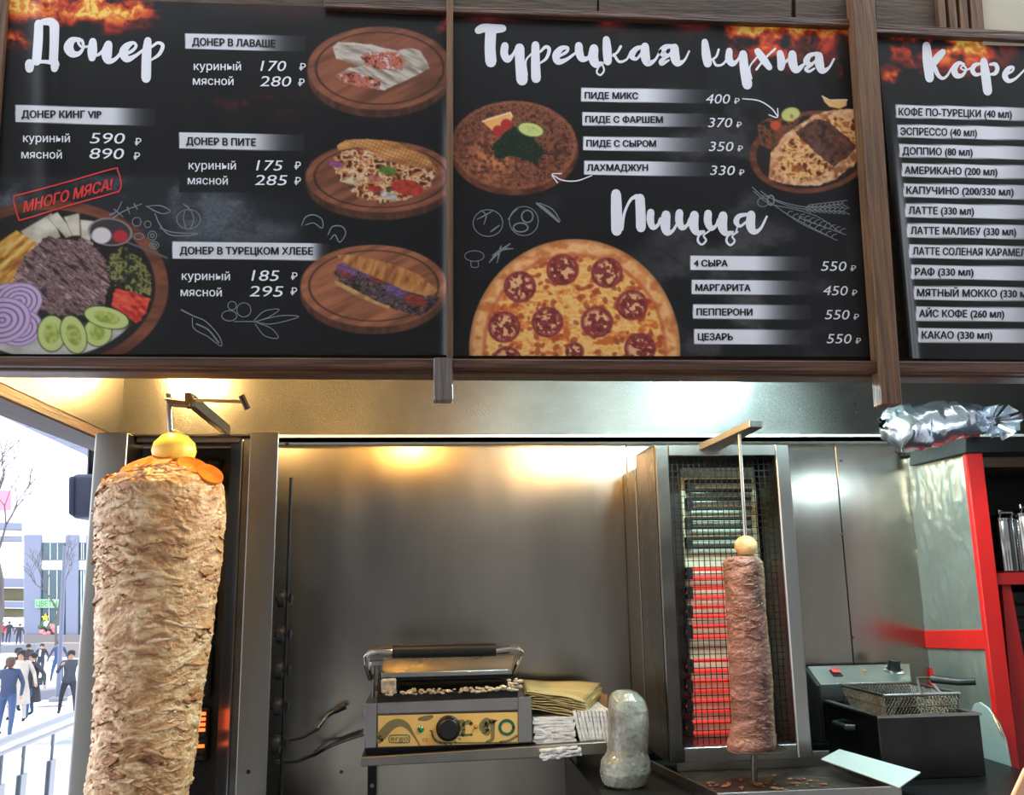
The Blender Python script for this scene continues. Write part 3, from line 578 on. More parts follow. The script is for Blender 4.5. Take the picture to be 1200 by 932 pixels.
# price list lettering: (poster, words, x0, x1, baseline, cap height, slope)
for a in ((p1, 0, 'ДОНЕР В ЛАВАШЕ', 225, 323, 53, 8.6, .025), (p1, 0, 'ДОНЕР КИНГ VIP', 25, 119, 138, 8.6, .005), (p1, 0, 'ДОНЕР В ПИТЕ', 218, 300, 169.5, 8.6, .02),
          (p1, 0, 'ДОНЕР В ТУРЕЦКОМ ХЛЕБЕ', 210.5, 367, 298, 8.6, .004),
          (p2, 1, 'ПИДЕ МИКС', 685, 748, 115.5, 7.6, .01), (p2, 1, 'ПИДЕ С ФАРШЕМ', 685.7, 777, 143.5, 7.6, .006), (p2, 1, 'ПИДЕ С СЫРОМ', 687, 769, 171.7, 7.6, .006), (p2, 1, 'ЛАХМАДЖУН', 687.6, 759.6, 200.4, 7.8, .0),
          (p2, 1, '4 СЫРА', 813, 853, 312.3, 7.6, .002), (p2, 1, 'МАРГАРИТА', 814.8, 879.7, 341, 7.8, .004), (p2, 1, 'ПЕППЕРОНИ', 816, 882, 369.6, 8, .004), (p2, 1, 'ЦЕЗАРЬ', 817.6, 859, 398.7, 8, .002)):
    text(a[0], a[1], a[2], a[3], a[4], a[5], a[6], K_, a[7], bold=.042, name='printed_name')
for s, x0, x1, b, sl in (('КОФЕ ПО-ТУРЕЦКИ (40 мл)', 1053, 1186, 135, .024), ('ЭСПРЕССО (40 мл)', 1055, 1145, 158, .02), ('ДОППИО (80 мл)', 1057.5, 1140, 181, .02), ('АМЕРИКАНО (200 мл)', 1060, 1169, 203.5, .02), ('КАПУЧИНО (200/330 мл)', 1062, 1188, 227, .018),
                         ('ЛАТТЕ (330 мл)', 1064.7, 1141.5, 250.7, .015), ('ЛАТТЕ МАЛИБУ (330 мл)', 1067, 1191, 274.3, .014), ('ЛАТТЕ СОЛЕНАЯ КАРАМЕЛЬ', 1069.6, 1209, 298.4, .014), ('РАФ (330 мл)', 1072, 1141, 322.6, .01), ('МЯТНЫЙ МОККО (330 мл)', 1074.6, 1213, 347.3, .01),
                         ('АЙС КОФЕ (260 мл)', 1077, 1177, 371.6, .008), ('КАКАО (330 мл)', 1080, 1163, 396.8, .006)):
    text(p3, 2, s, x0, x1, b, 8.6, K_, sl, bold=.036, name='printed_name')
for w, x0, x1, b in (('куриный', 27, 82, 166.3), ('мясной', 25, 72.5, 185.5), ('куриный', 227, 282.5, 82), ('мясной', 226, 273.7, 99.3), ('куриный', 221, 276.5, 198.3), ('мясной', 220, 267, 216), ('куриный', 213, 269.6, 328), ('мясной', 211.6, 260, 347)):
    text(p1, 0, w, x0, x1, b, 9.8, W_, .008, bold=.012, name='printed_filling')
for n, x0, x1, b, c in (('590', 105, 148, 168, 13), ('890', 104, 147, 186, 13), ('170', 305, 337, 83, 12.5), ('280', 304.5, 343, 101, 12.5), ('175', 300, 332.6, 199.6, 12.5), ('285', 298.5, 338, 216.8, 12.5), ('185', 294.4, 328.5, 329, 13), ('295', 292, 333.4, 347.4, 13)):
    text(p1, 0, n, x0, x1-3, b, c, W_, .01, shear=.22, name='printed_price')
for x, b, c in ((158, 170.5, 8.6), (156.5, 187.3, 8.6), (350.7, 82.7, 8.6), (349.4, 101, 8.8), (345, 198.6, 9), (345, 216.7, 9), (341, 328, 8.6), (340.6, 346, 9)):
    text(p1, 0, '₽', x, x+7.6, b, c, W_, 0, bold=.012, name='rouble_sign')
for n, x0, x1, b in (('400', 826.6, 857, 121.2), ('370', 829.7, 859.6, 149), ('350', 830.6, 861, 177), ('330', 832, 862.7, 205), ('550', 962, 993.5, 317.3), ('450', 964, 995, 346), ('550', 966.6, 997, 374.2), ('550', 968.7, 999.4, 402.4)):
    text(p2, 1, n, x0, x1-2.6, b, 11.6, W_, .01, shear=.2, name='printed_price')
    text(p2, 1, '₽', x1+3.2, x1+9.6, b+.6, 6.8, W_, 0, bold=.01, name='rouble_sign')
# red stamp
t_ = (129-27)/1.0; text(p1, 0, 'МНОГО МЯСА!', 27, 131, 249, 12.6, M['ink_red'], -.262, shear=.14, bold=.04, name='red_stamp_lettering')
def ring(parent, kind, pts, w, m, name, closed=True): brush(parent, kind, [[(a, b, w) for a, b in (pts+pts[:1] if closed else pts)]], 0, 0, 1, m, name)
ring(p1, 0, [(16, 236), (17, 230), (24, 228), (80, 213), (132, 198), (138, 200), (142, 215), (140, 223), (134, 226), (80, 241), (28, 257), (22, 256), (19, 247)], 1.6, M['ink_red'], 'red_stamp_frame')
# arrows
brush(p2, 1, [[(340, 490, 5), (420, 500, 6), (480, 535, 6), (512, 575, 6)], [(470, 570, 5), (512, 582, 6), (514, 538, 5)]], 790, 0, 4.236, name='printed_arrow')
brush(p2, 1, [[(735, 872, 5), (660, 898, 6), (590, 895, 6), (545, 872, 6)], [(585, 862, 5), (538, 866, 6), (565, 908, 5)]], 520, 0, 4.236, name='printed_arrow')
# chalk drawings
G_ = M['ink_grey']
def circ(cx, cy, rx, ry=None, n=12, w=4): ry = ry or rx; return [(cx+rx*math.cos(2*PI*i/n), cy+ry*math.sin(2*PI*i/n), w) for i in range(n+1)]
brush(p1, 0, [circ(622, 272, 20, w=4), circ(672, 283, 15, w=4), circ(632, 338, 22, 14, w=4), circ(693, 335, 20, w=4), circ(693, 335, 8, 8, w=5), circ(702, 378, 20, 16, w=4), circ(702, 378, 9, 7, w=5),
              [(500, 240, 8), (530, 225, 5), (555, 180, 4)], [(510, 258, 8), (560, 225, 5), (645, 190, 4)], [(520, 215, 6), (560, 250, 4)], [(580, 205, 6), (590, 235, 4)], [(610, 190, 6), (625, 215, 4)],
              [(665, 200, 5), (710, 225, 6), (745, 235, 4), (775, 222, 4), (735, 200, 6), (700, 198, 4), (668, 202, 4)], [(705, 235, 5), (728, 285, 6), (770, 330, 5), (850, 335, 5), (898, 328, 4)], [(728, 300, 5), (790, 320, 5), (898, 325, 4)],
              circ(858, 260, 54, 44, w=4), [(840, 225, 4), (835, 260, 4), (845, 300, 4)], [(870, 222, 4), (882, 260, 4), (868, 300, 4)], [(835, 192, 5), (855, 205, 7), (862, 222, 5)]], 0, 190, 3.883, G_, 'chalk_drawing')
brush(p1, 0, [[(45, 630, 6), (95, 655, 5), (150, 680, 4), (205, 740, 4), (215, 785, 4), (160, 745, 4), (100, 710, 4), (92, 665, 4)], [(110, 690, 6), (160, 715, 6), (205, 770, 6)],
              circ(262, 612, 18, w=3), circ(312, 630, 30, 30, w=3), circ(250, 655, 32, 22, w=3), [(270, 680, 3), (350, 680, 4), (430, 690, 3), (545, 660, 3), (470, 655, 3), (360, 680, 3)], [(355, 675, 3), (400, 635, 3), (462, 628, 3), (420, 660, 3), (365, 680, 3)], [(360, 690, 3), (400, 740, 3), (458, 750, 3), (430, 710, 3), (370, 685, 3)],
              [(558, 270, 4), (575, 235, 5), (610, 225, 5), (645, 245, 4), (645, 282, 4), (610, 260, 4), (575, 268, 3)], [(670, 310, 4), (690, 275, 5), (730, 275, 5), (745, 305, 4), (720, 342, 4), (700, 310, 5), (680, 330, 3)]], 200, 190, 3.636, G_, 'chalk_drawing')
brush(p2, 1, [circ(220, 218, 74, 66, w=3), [(185, 155, 5), (210, 180, 7), (200, 225, 4)], [(240, 160, 5), (200, 182, 7), (165, 200, 4)], [(235, 260, 8), (275, 230, 6)],
              circ(398, 208, 72, 72, w=4), circ(415, 185, 28, 30, w=7), circ(382, 240, 36, 22, w=7), [(320, 200, 5), (345, 165, 6), (365, 150, 4)],
              [(462, 120, 10), (520, 165, 16), (572, 212, 10)], [(475, 118, 4), (540, 150, 5), (578, 205, 4)],
              circ(152, 382, 48, 26, w=3), [(135, 405, 4), (138, 435, 4), (170, 435, 4), (170, 405, 4)], [(225, 415, 5), (270, 365, 14), (330, 320, 5)], [(240, 380, 4), (290, 350, 12), (345, 345, 4)], [(265, 415, 4), (280, 350, 10), (285, 330, 4)]], 520, 210, 4.236, G_, 'chalk_drawing')
wh = [[(388, 40, 4), (450, 95, 4), (540, 160, 4), (640, 225, 4), (780, 290, 4)], [(395, 60, 4), (470, 120, 4), (600, 150, 4), (720, 190, 4), (825, 265, 4)], [(430, 60, 4), (520, 115, 4), (650, 150, 4), (840, 160, 4)], [(440, 80, 3), (560, 120, 3), (680, 140, 3), (830, 122, 3)], circ(440, 115, 26, 22, w=4), circ(480, 105, 16, 24, w=8)]
for (x0, y0, x1, y1) in ((560, 175, 780, 290), (620, 190, 822, 262), (650, 150, 840, 160), (660, 142, 830, 122)):
    for i in range(9):
        t = i/8; x = x0+(x1-x0)*t; y = y0+(y1-y0)*t
        wh += [[(x, y, 5), (x+12, y-14, 4), (x+28, y-16, 2)], [(x, y, 5), (x+18, y+10, 4), (x+30, y+14, 2)]]
brush(p2, 1, wh, 790, 210, 4.236, G_, 'chalk_drawing')
# ---------------------------------------------------------------- kiosk shell
DW = 2.70
XL = P(145, 508, DW).x
ZL = P(600, 514, DW).z              # lower edge of the hood panel
ZT = 2.98                            # inside top of the kiosk
XR = P(1290, 500, 2.7).x
def V3(px, py, d): return tuple(P(px, py, d))
def quadbox(tl, tr, br, bl, d0, d1):
    """a slab whose front outline is four image points on the plane Y = d0 and whose back lies at d1"""
    f = [P(*p, d0) for p in (bl, br)]; b = [Vector((p.x, d1, p.z)) for p in f]
    f2 = [P(*p, d0) for p in (tl, tr)]; b2 = [Vector((p.x, d1, p.z)) for p in f2]
    return [f[0], f[1], b[1], b[0], f2[0], f2[1], b2[1], b2[0]]
wb = MB().box((XL-.02, DW+.006, .0), (XR, DW+.06, ZT)).build('wall_back', M['black_metal'], kind='structure')
for i, (a, b) in enumerate(((150, 736.6), (737.2, 984.6), (985.2, 1104))):
    xa, xb = P(a, 600, DW).x, P(b, 600, DW).x
    pn = MB().box((xa, DW, .6), (xb, DW+.006, ZL+.004)).build('steel_panel', M['steel_wall'], wb, bevel=.0015)
for px, py in ((986, 626), (999, 747), (985.5, 540), (400, 905)):
    q = P(px, py, DW); MB().lathe([(.001, -.0035), (.004, -.003), (.005, 0)], (q.x, q.y, q.z), 10, 'y').build('rivet', M['steel_dark'], wb)
hp = MB()
hp.box((XL, DW-.03, ZL), (XR, DW-.024, ZT)).build('wall_hood_back', M['steel_hood'], kind='structure')
MB().box((XL, DW-.05, ZL-.018), (XR, DW-.001, ZL-.004)).box((XL, DW-.05, ZL-.018), (XR, DW-.046, ZL+.004)).build('trim_1', mat('bright_hood_lip', (224, 226, 222), .4, .1), kind='structure')
MB().box((XL-.012, 1.80, ZL), (XL, DW-.02, ZT)).build('wall_hood_left', M['steel_hood'], kind='structure')
MB().box((XL-.10, 1.76, ZT), (XR, DW+.06, ZT+.04)).build('ceiling', M['steel_dark'], kind='structure')  # unseen kiosk roof, put in to block the sky
MB().box((XR, 1.76, 0), (XR+.03, DW+.06, ZT)).build('wall_right', M['black_metal'], kind='structure')
bmz = P(110, 512, DW-.1).z
MB().box((XL-.10, 1.80, ZL-.03), (XL-.002, DW+.05, ZL+.012)).build('trim_2', M['wood_red'], bevel=.004, kind='structure')
MB().box((XL-.115, 1.80, ZL+.0125), (XL-.014, DW+.05, ZL+.10)).build('trim_3', M['wood_h'], bevel=.004, kind='structure')
# floor of the kiosk and its service counter
MB().box((-1.75, -1.4, -.12), (3.2, 3.2, 0)).build('floor', mat('grey_paving', (120, 116, 112), .7, 0, var=.2, vscale=5), kind='structure')
# wood front for the posters; wall panel added to stop sky light leaking in
MB().box((P(-30, 417, DM+.04).x, DM+.015, P(600, 425, DM+.02).z), (P(1300, 417, DM+.04).x, DM+.035, ZT+.02)).build('wall_front_light_stop', M['wood_panel'], kind='structure')
fr = thing('wooden_menu_stand', 'dark wooden frame of beams and posts holding the three menu posters', 'frame', P(600, 430, DM))
MB().hexa(quadbox((-40, 417), (1310, 424.5), (1310, 439), (-40, 428), DM-.035, DM+.03)).build('bottom_beam', M['wood_h'], fr, bevel=.003)
MB().hexa(quadbox((-40, 422), (1310, 430), (1310, 443.5), (-40, 434.5), DM-.012, DM+.05)).build('bottom_beam', M['wood_h'], fr, bevel=.003)
MB().hexa(quadbox((380, 0), (530, 6), (530, 13.5), (380, 8), DM-.02, DM+.01)).build('top_rail', M['wood_h'], fr, bevel=.002)
MB().hexa(quadbox((526, 7), (1003, 22), (1003, 31), (526, 14), DM-.02, DM+.01)).build('top_rail', M['wood_h'], fr, bevel=.002)
MB().hexa(quadbox((1026, 27), (1310, 42), (1310, 53), (1026, 38), DM-.02, DM+.01)).build('top_rail', M['wood_h'], fr, bevel=.002)
MB().hexa(quadbox((523.5, -20), (531, -20), (531, 420), (523.5, 420), DM-.03, DM+.012)).build('post', M['wood_v'], fr, bevel=.0015)
MB().hexa(quadbox((508, 419), (531, 419), (531, 470), (508, 470), DM-.05, DM-.02)).build('post_foot', mat('taped_wood', (96, 76, 60), .22, 0, bump=.9, bscale=30, stretch=(9, 9, .5), coat=.8, col2=(50, 38, 30), vscale=20), fr, bevel=.002, label='glossy tape wrapped end of the post')
MB().hexa(quadbox((999, -20), (1024, -20), (1057.5, 474), (1034, 474), DM-.045, DM-.008)).build('post', M['wood_v'], fr, bevel=.002)
MB().hexa(quadbox((-16, -20), (9, -20), (-24, 420), (-52, 420), DM-.02, DM+.012)).build('post', M['wood_v'], fr, bevel=.002)
# boards and slats above the posters, plaster wall beyond
ub = thing('upper_boarding', 'olive brown wooden boards seen above the middle poster', 'boarding', P(800, 5, DM+.02))
for a, b in ((380, 527), (529, 700), (702, 928), (933, 1003), (1026, 1098)):
    MB().hexa(quadbox((a, -30), (b, -30), (b, 14+(b-500)*.031), (a, 14+(a-500)*.031), DM-.004, DM+.012)).build('board', M['wood_panel'], ub, bevel=.002)
for a, b in ((1100, 1108), (1112, 1121), (1125, 1134), (1138, 1152)):
    MB().hexa(quadbox((a-3, -30), (b-3, -30), (b+2, 36), (a+2, 36), DM-.018, DM+.002)).build('slat', M['wood_v'], ub, bevel=.001)
MB().hexa(quadbox((1150, -40), (1420, -40), (1420, 60), (1152, 52), DM-.008, DM+.012)).build('wall_upper', M['cream_wall'], kind='structure')
MB().hexa(quadbox((1098, -40), (1152, -40), (1154, 50), (1100, 44), DM-.002, DM+.012)).build('wall_upper_2', M['black_metal'], kind='structure')

# ---------------------------------------------------------------- lamps inside the hood
def bulb(px, py, d, r, m, label, cat='lamp', rev=None):
    p = P(px, py, d); t = thing('hood_lamp', label, cat, p, 'bulbs hidden under the hood')
    MB().lathe([(r*.5, r*1.0), (r*.55, r*1.7), (r*.55, r*2.6), (r*.4, r*2.7)], p, 14).build('socket', M['black_plastic'], t)
    MB().ball(p, (r, r, r*1.15), 18, 12).build('bulb', m, t)
    MB().tube([p+Vector((0, 0, r*2.7)), Vector((p.x, p.y, ZT-.001))], r*.2, 8).build('stem', M['black_plastic'], t)
bulb(208, 426, 2.58, .030, M['bulb_warm'], 'warm glowing bulb under the hood above the chicken cone')
bulb(186, 392, 2.02, .020, M['bulb_warm'], 'second warm bulb added under the hood to brighten the cone top')  # unseen extra bulb, added to brighten the top of the chicken cone
bulb(854, 427, 2.58, .032, M['bulb_cool'], 'cool white bulb under the hood above the beef cone')
bulb(1006, 398, 2.02, .022, M['bulb_cool'], 'small cool bulb added under the hood above the fryer for light')  # unseen bulb set forward as added light for the right side
bulb(846, 402, 1.93, .024, M['bulb_cool'], 'small cool bulb added near the hood front to light the beef cone and reflector')  # unseen bulb added to light the reflector, arm and beef cone
bulb(466, 404, 1.90, .018, M['bulb_small'], 'small warm bulb high under the hood left of the centre post')
bulb(774, 425, 1.86, .018, M['bulb_small'], 'small warm bulb high under the hood right of the centre post')

bulb(1246, 506, 2.0, .020, M['bulb_side'], 'cool bulb hanging at the right of the fryer out of view')
# ---------------------------------------------------------------- left burner
def column(name, plan, z0, z1, m, parent, **k):
    """vertical prism over plan points (px at the height of y=508, depth)"""
    pts = [Vector((P(px, 508, d).x, d, z0)) for px, d in plan]
    return MB().prism(pts, (0, 0, z1-z0)).build(name, m, parent, bevel=.002, **k)
lb = thing('gyro_burner', 'tall stainless gas burner standing behind the chicken cone at left', 'burner', P(220, 932, 2.25)+Vector((0, 0, -.12)))
z1 = P(220, 507, 2.2).z; z0 = 1.0
M['steel_flange'] = mat('satin_flange_steel', (126, 124, 119), .32, 1, bump=.03, bscale=20, var=.15, vscale=5, stretch=(2, 2, .3), rvar=.06)
column('left_flange', [(113, 2.20), (150, 2.20), (169, 2.33), (165, 2.345), (146, 2.215), (112, 2.215)], z0, z1, M['steel_flange'], lb)
column('right_guard_plate', [(271, 2.335), (284, 2.245), (287, 2.25), (274, 2.35)], z0, z1-.008, M['steel_flange'], lb)
column('channel', [(284, 2.25), (296, 2.25), (296, 2.262), (284, 2.262)], z0, z1-.004, M['steel_dark'], lb)
column('right_flange', [(293.5, 2.20), (327, 2.20), (327, 2.40), (323.5, 2.40), (323.5, 2.212), (293.5, 2.212)], z0, z1, M['steel_flange'], lb)
column('back_housing', [(150, 2.39), (300, 2.39), (300, 2.42), (150, 2.42)], z0, z1-.01, M['soot'], lb)
column('top_bar', [(160, 2.26), (292, 2.26), (292, 2.285), (160, 2.285)], z1-.016, z1-.002, M['steel_flange'], lb)
column('top_plate', [(150, 2.24), (312, 2.24), (312, 2.42), (150, 2.42)], z1-.003, z1+.003, M['steel_dark'], lb)
xb = P(213, 508, 2.37).x
for i, py in enumerate((566, 640, 714, 788, 862)):
    c = P(224-(py-566)*.055, py, 2.375)
    tl = MB().box((c.x-.075, 2.365, c.z-.062), (c.x+.075, 2.389, c.z+.062)).build('burner_tile', M['soot'], lb, bevel=.004)
    for k in range(9):
        z = c.z+(k-4)*.0125
        MB().box((c.x-.068, 2.360, z-.0035), (c.x+.068, 2.366, z+.0035)).build('tile_slot', M['ember'] if (i == 4 and k in (5, 6, 7, 8)) or (i == 4 and k == 2) else M['element_off'], tl)
tl = None
xs = P(327, 508, 2.2).x
pipe = MB().tube([(xs+.018, 2.30, z0), (xs+.018, 2.30, P(333, 560, 2.3).z)], .0045, 10).build('gas_pipe', M['black_metal'], lb)
for px, py in ((325.5, 702), (325.5, 744), (324, 786), (320, 829), (318, 873)):
    z = P(px, py, 2.235).z
    k = MB().lathe([(.006, .0), (.006, .006), (.021, .007), (.022, .014), (.019, .022), (.006, .023)], (xs, 2.235, z), 18, 'x').build('gas_knob', M['black_plastic'], lb)
    MB().box((xs+.022, 2.232, z-.003), (xs+.038, 2.238, z+.003)).tube([(xs+.036, 2.235, z-.011), (xs+.036, 2.235, z+.011)], .0045, 8).tube([(xs+.03, 2.235, z), (xs+.03, 2.30, z)], .004, 8).build('valve', M['black_metal'], k)
for px, py in ((291, 905), (336, 520)):
    q = P(px, py, 2.2); MB().lathe([(.001, -.003), (.004, -.002), (.005, 0)], (q.x, 2.2, q.z), 10, 'y').build('screw', M['black_metal'], lb)
# arm that holds the spit
M['arm'] = mat('spit_arm_steel', (120, 108, 92), .35, .9, var=.3, vscale=20)
ar = thing('spit_holder', 'steel arm with screw handle reaching forward over the chicken cone', 'spit arm', P(266, 507, 2.28))
a0, a1 = P(266, 505, 2.30), P(222, 468, 2.02)
dv = (a1-a0).normalized(); sd = dv.cross(Vector((0, 0, 1))).normalized()*.0085; up = Vector((0, 0, .013))
MB().hexa([a0-sd-up, a0+sd-up, a1+sd-up, a1-sd-up, a0-sd+up, a0+sd+up, a1+sd+up, a1-sd+up]).build('bar', M['arm'], ar, bevel=.001)
MB().hexa(quadbox((216, 460), (223, 460), (226, 476), (217, 478), 2.0, 2.025)).build('end_plate', M['arm'], ar, bevel=.001)
MB().tube([P(224, 469, 2.01), P(287, 471, 2.01)], .004, 8).build('screw_rod', M['steel'], ar)
MB().tube([P(283, 464, 2.01), P(290, 479, 2.01)], .007, 8).build('handle', M['black_plastic'], ar)
MB().hexa(quadbox((192, 466), (222, 471), (222, 476), (197, 474), 1.99, 2.02)).build('fork_plate', M['arm'], ar, bevel=.001)

# ---------------------------------------------------------------- meat cones
def cone(name, label, cat, axis, prof, dens, m, colf, fl, size, nfl, seed, vis=(PI*1.0, PI*2.0), lean=(0, 0), group=None):
    """axis (x, y), prof list of (z, r) from bottom to top; colf(height field, noise)->colour"""
    zb, zt = prof[0][0], prof[-1][0]
    t = thing(name, label, cat, (axis[0]+lean[0]*0, axis[1], zb), group)
    nr, nc = dens
    zz = np.linspace(zb, zt, nr); rr = np.interp(zz, [p[0] for p in prof], [p[1] for p in prof])
    th = np.linspace(0, 2*PI, nc, endpoint=False)
    T, Z = np.meshgrid(th, zz); R = np.repeat(rr[:, None], nc, 1)
    cx, sx = np.cos(T), np.sin(T); r0 = max(rr)
    a, b = cx*r0, sx*r0
    wob = fbm(a*9, b*9, Z*7, seed=seed, oct=3)-.5
    lay = fbm(a*22+wob*3, b*22, Z*85+wob*9, seed=seed+3, oct=4)
    fine = fbm(a*110, b*110, Z*240, seed=seed+5, oct=3)-.5
    lump = 1-np.abs(fbm(a*26, b*26, Z*52+wob*5, seed=seed+7, oct=3)-.5)*3.2
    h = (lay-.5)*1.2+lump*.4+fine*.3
    edge = np.minimum(sstep(zb, zb+.01, Z), 1)
    Rn = R+size*(h*.42+wob*.8)*np.where(R > size, 1, .3)*edge
    Rn = np.maximum(Rn, .002)
    xa = lambda z: float(np.interp(z, [p[0] for p in prof], [p[2] for p in prof])); XC = np.interp(Z, [p[0] for p in prof], [p[2] for p in prof])
    V = np.stack([XC+Rn*cx, axis[1]+Rn*sx, Z], -1)
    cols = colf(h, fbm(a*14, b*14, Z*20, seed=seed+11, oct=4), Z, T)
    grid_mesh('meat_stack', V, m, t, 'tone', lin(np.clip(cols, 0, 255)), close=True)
    # separate slices that stand off the stack
    rg = random.Random(seed); vs = []
    for k in range(10):
        b_ = MB(); w = rg.uniform(1.0, 1.6); hh = rg.uniform(.38, .62); bend = rg.uniform(.12, .3); n1, n2 = 8, 4; P_ = []
        for j in range(n2+1):
            for i in range(n1+1):
                u, v = i/n1*2-1, j/n2*2-1
                ex = math.sqrt(max(0, 1-abs(v)**2.4))*(1+.10*math.sin(5*u+k)+.14*rg.uniform(-1, 1)*(abs(v) > .6))
                P_.append((u*w*ex, .11*(u*u)*w+bend*(v*.5-.2)+.07*math.sin(6*u+k*2+v*2), v*hh*(1-.25*u*u)+.12*math.sin(3*u+k)))
        fs = [(j*(n1+1)+i, j*(n1+1)+i+1, (j+1)*(n1+1)+i+1, (j+1)*(n1+1)+i) for j in range(n2) for i in range(n1)]
        P2 = [(x, y+.09, z*.96) for x, y, z in P_]
        N = len(P_); rim = [i for i in range(n1+1)]+[(j+1)*(n1+1)-1 for j in range(1, n2+1)]+[n2*(n1+1)+i for i in range(n1-1, -1, -1)]+[j*(n1+1) for j in range(n2-1, 0, -1)]
        me = bpy.data.meshes.new('meat_slice')
        me.from_pydata([(x, y, z) for x, y, z in P_+P2], [], fs+[tuple(N+q for q in reversed(f)) for f in fs]+[(rim[i], N+rim[i], N+rim[(i+1) % len(rim)], rim[(i+1) % len(rim)]) for i in range(len(rim))])
        me.materials.append(fl[k % len(fl)]); me.shade_smooth(); vs.append(me)
    lx = t.location
    big = MB(); mats_ = list(fl)
    for i in range(nfl*5):
        me = vs[rg.randrange(len(vs))]; z = zb+(zt-zb)*(.005+.985*rg.random()); ang = rg.uniform(0, 2*PI) if i % 3 == 0 else rg.uniform(PI, vis[1])
        r = float(np.interp(z, [p[0] for p in prof], [p[1] for p in prof])); s = size*rg.uniform(.45, 1.05)
        if r < size*1.5: continue
        n = Vector((math.cos(ang), math.sin(ang), 0)); mt_ = Matrix.Translation(Vector((xa(z), axis[1], z))+n*(r+size*rg.uniform(-.16, -.02))) @ Matrix.Rotation(ang+PI/2, 4, 'Z') @ Matrix.Rotation(rg.uniform(-.35, .35), 4, 'Y') @ Matrix.Rotation(rg.uniform(-.3, .0), 4, 'X') @ Matrix.Diagonal((s, s, s*rg.uniform(.7, 1.1), 1))
        big.mi = rg.randrange(len(mats_)); big.add([mt_ @ v.co for v in me.vertices], [tuple(p.vertices) for p in me.polygons])
    big.build('small_meat_shreds', mats_, t, smooth=80, kind='stuff')
    for i in range(nfl):
        me = vs[i % len(vs)]
        z = zb+(zt-zb)*(.01+.975*((i+rg.random())/nfl)); ang = rg.uniform(*vis)
        r = float(np.interp(z, [p[0] for p in prof], [p[1] for p in prof])); s = size*rg.uniform(.7, 1.75)
        if r < size*1.5: continue
        o = bpy.data.objects.new('meat_slice', me); C.objects.link(o); o.parent = t
        n = Vector((math.cos(ang), math.sin(ang), 0)); off = size*rg.uniform(-.10, .10)
        o.location = Vector((xa(z), axis[1], z))+n*(r+off)-lx
        # local -Y points outwards
        o.rotation_euler = (rg.uniform(-.34, .06), rg.uniform(-.35, .35), ang+PI/2)
        o.scale = (s, s, s*rg.uniform(.6, 1.0))
    return t
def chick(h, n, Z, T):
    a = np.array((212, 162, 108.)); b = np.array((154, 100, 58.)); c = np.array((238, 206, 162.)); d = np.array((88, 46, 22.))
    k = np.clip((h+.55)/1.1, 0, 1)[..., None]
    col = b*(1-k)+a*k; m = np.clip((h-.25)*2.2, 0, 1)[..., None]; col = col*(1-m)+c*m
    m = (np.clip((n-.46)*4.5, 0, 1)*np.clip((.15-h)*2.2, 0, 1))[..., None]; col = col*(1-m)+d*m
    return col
ca = P(188, 640, 2.0); DC = 2.0
pr = []
for py, l, r in ((965, 100, 210), (932, 107, 216), (890, 112, 224), (850, 116, 229), (800, 119, 236), (750, 119, 246), (700, 118, 252), (650, 116, 259), (610, 115, 263), (586, 117, 263), (572, 121, 261), (563, 130, 256), (555, 144, 247), (548, 162, 232), (543, 180, 216)):
    pr.append((P((l+r)/2, py, DC).z, (r-l)/2/1050*DC*.93, P((l+r)/2, py, DC).x))
cx_ = P(187.5, 640, DC).x
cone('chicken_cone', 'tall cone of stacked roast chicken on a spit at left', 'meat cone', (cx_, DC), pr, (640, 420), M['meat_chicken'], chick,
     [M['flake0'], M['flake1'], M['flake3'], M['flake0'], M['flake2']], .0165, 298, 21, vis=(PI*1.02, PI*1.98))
zc = pr[-1][0]
on = thing('onion', 'whole pale yellow onion on top of the chicken cone', 'onion', (cx_+.020, DC, zc))
o_ = P(204, 529, DC); MB().lathe([(.004, -.040), (.028, -.036), (.042, -.018), (.047, 0), (.043, .018), (.028, .034), (.011, .042), (.004, .047)], (o_.x, DC, o_.z), 24).build('bulb_body', M['onion'], on, smooth=80)
rg = random.Random(5)
for i, (a, b, r) in enumerate(((160, 546, .026), (182, 541, .026), (225, 546, .024), (246, 556, .022), (206, 548, .026), (240, 565, .018))):
    r *= 1.3; q = P(a, b, DC-.05); t = thing('orange_slice', ['pale orange slice lying at the left shoulder of the chicken cone', 'orange slice tucked under the left of the onion', 'bright orange slice right of the onion on the cone', 'reddish orange slice at the right shoulder of the chicken cone', 'orange slice right under the onion', 'small orange slice drooping over the right edge of the cone'][i], 'orange slice', q, 'orange slices on the chicken cone')
    MB().lathe([(r*.2, -.003), (r, -.0035), (r*1.05, 0), (r, .0035), (r*.2, .003)], (0, 0, 0), 20).build('slice', M['orange'], None, smooth=50)
    s_ = bpy.data.objects[[o.name for o in bpy.data.objects if o.name.startswith('slice')][-1]]; s_.parent = t
    s_.rotation_euler = (rg.uniform(.2, .6), (a-190)*.012, 0)
rodm = M['steel']
rd = thing('spit_rod', 'steel spit rod rising out of the onion on the chicken cone', 'spit', P(200, 500, 2.0)); MB().tube([(cx_+.012, DC, zc+.03), (P(197, 466, 2.0).x, DC, P(197, 462, 2.0).z)], .0055, 10).build('rod', rodm, rd)

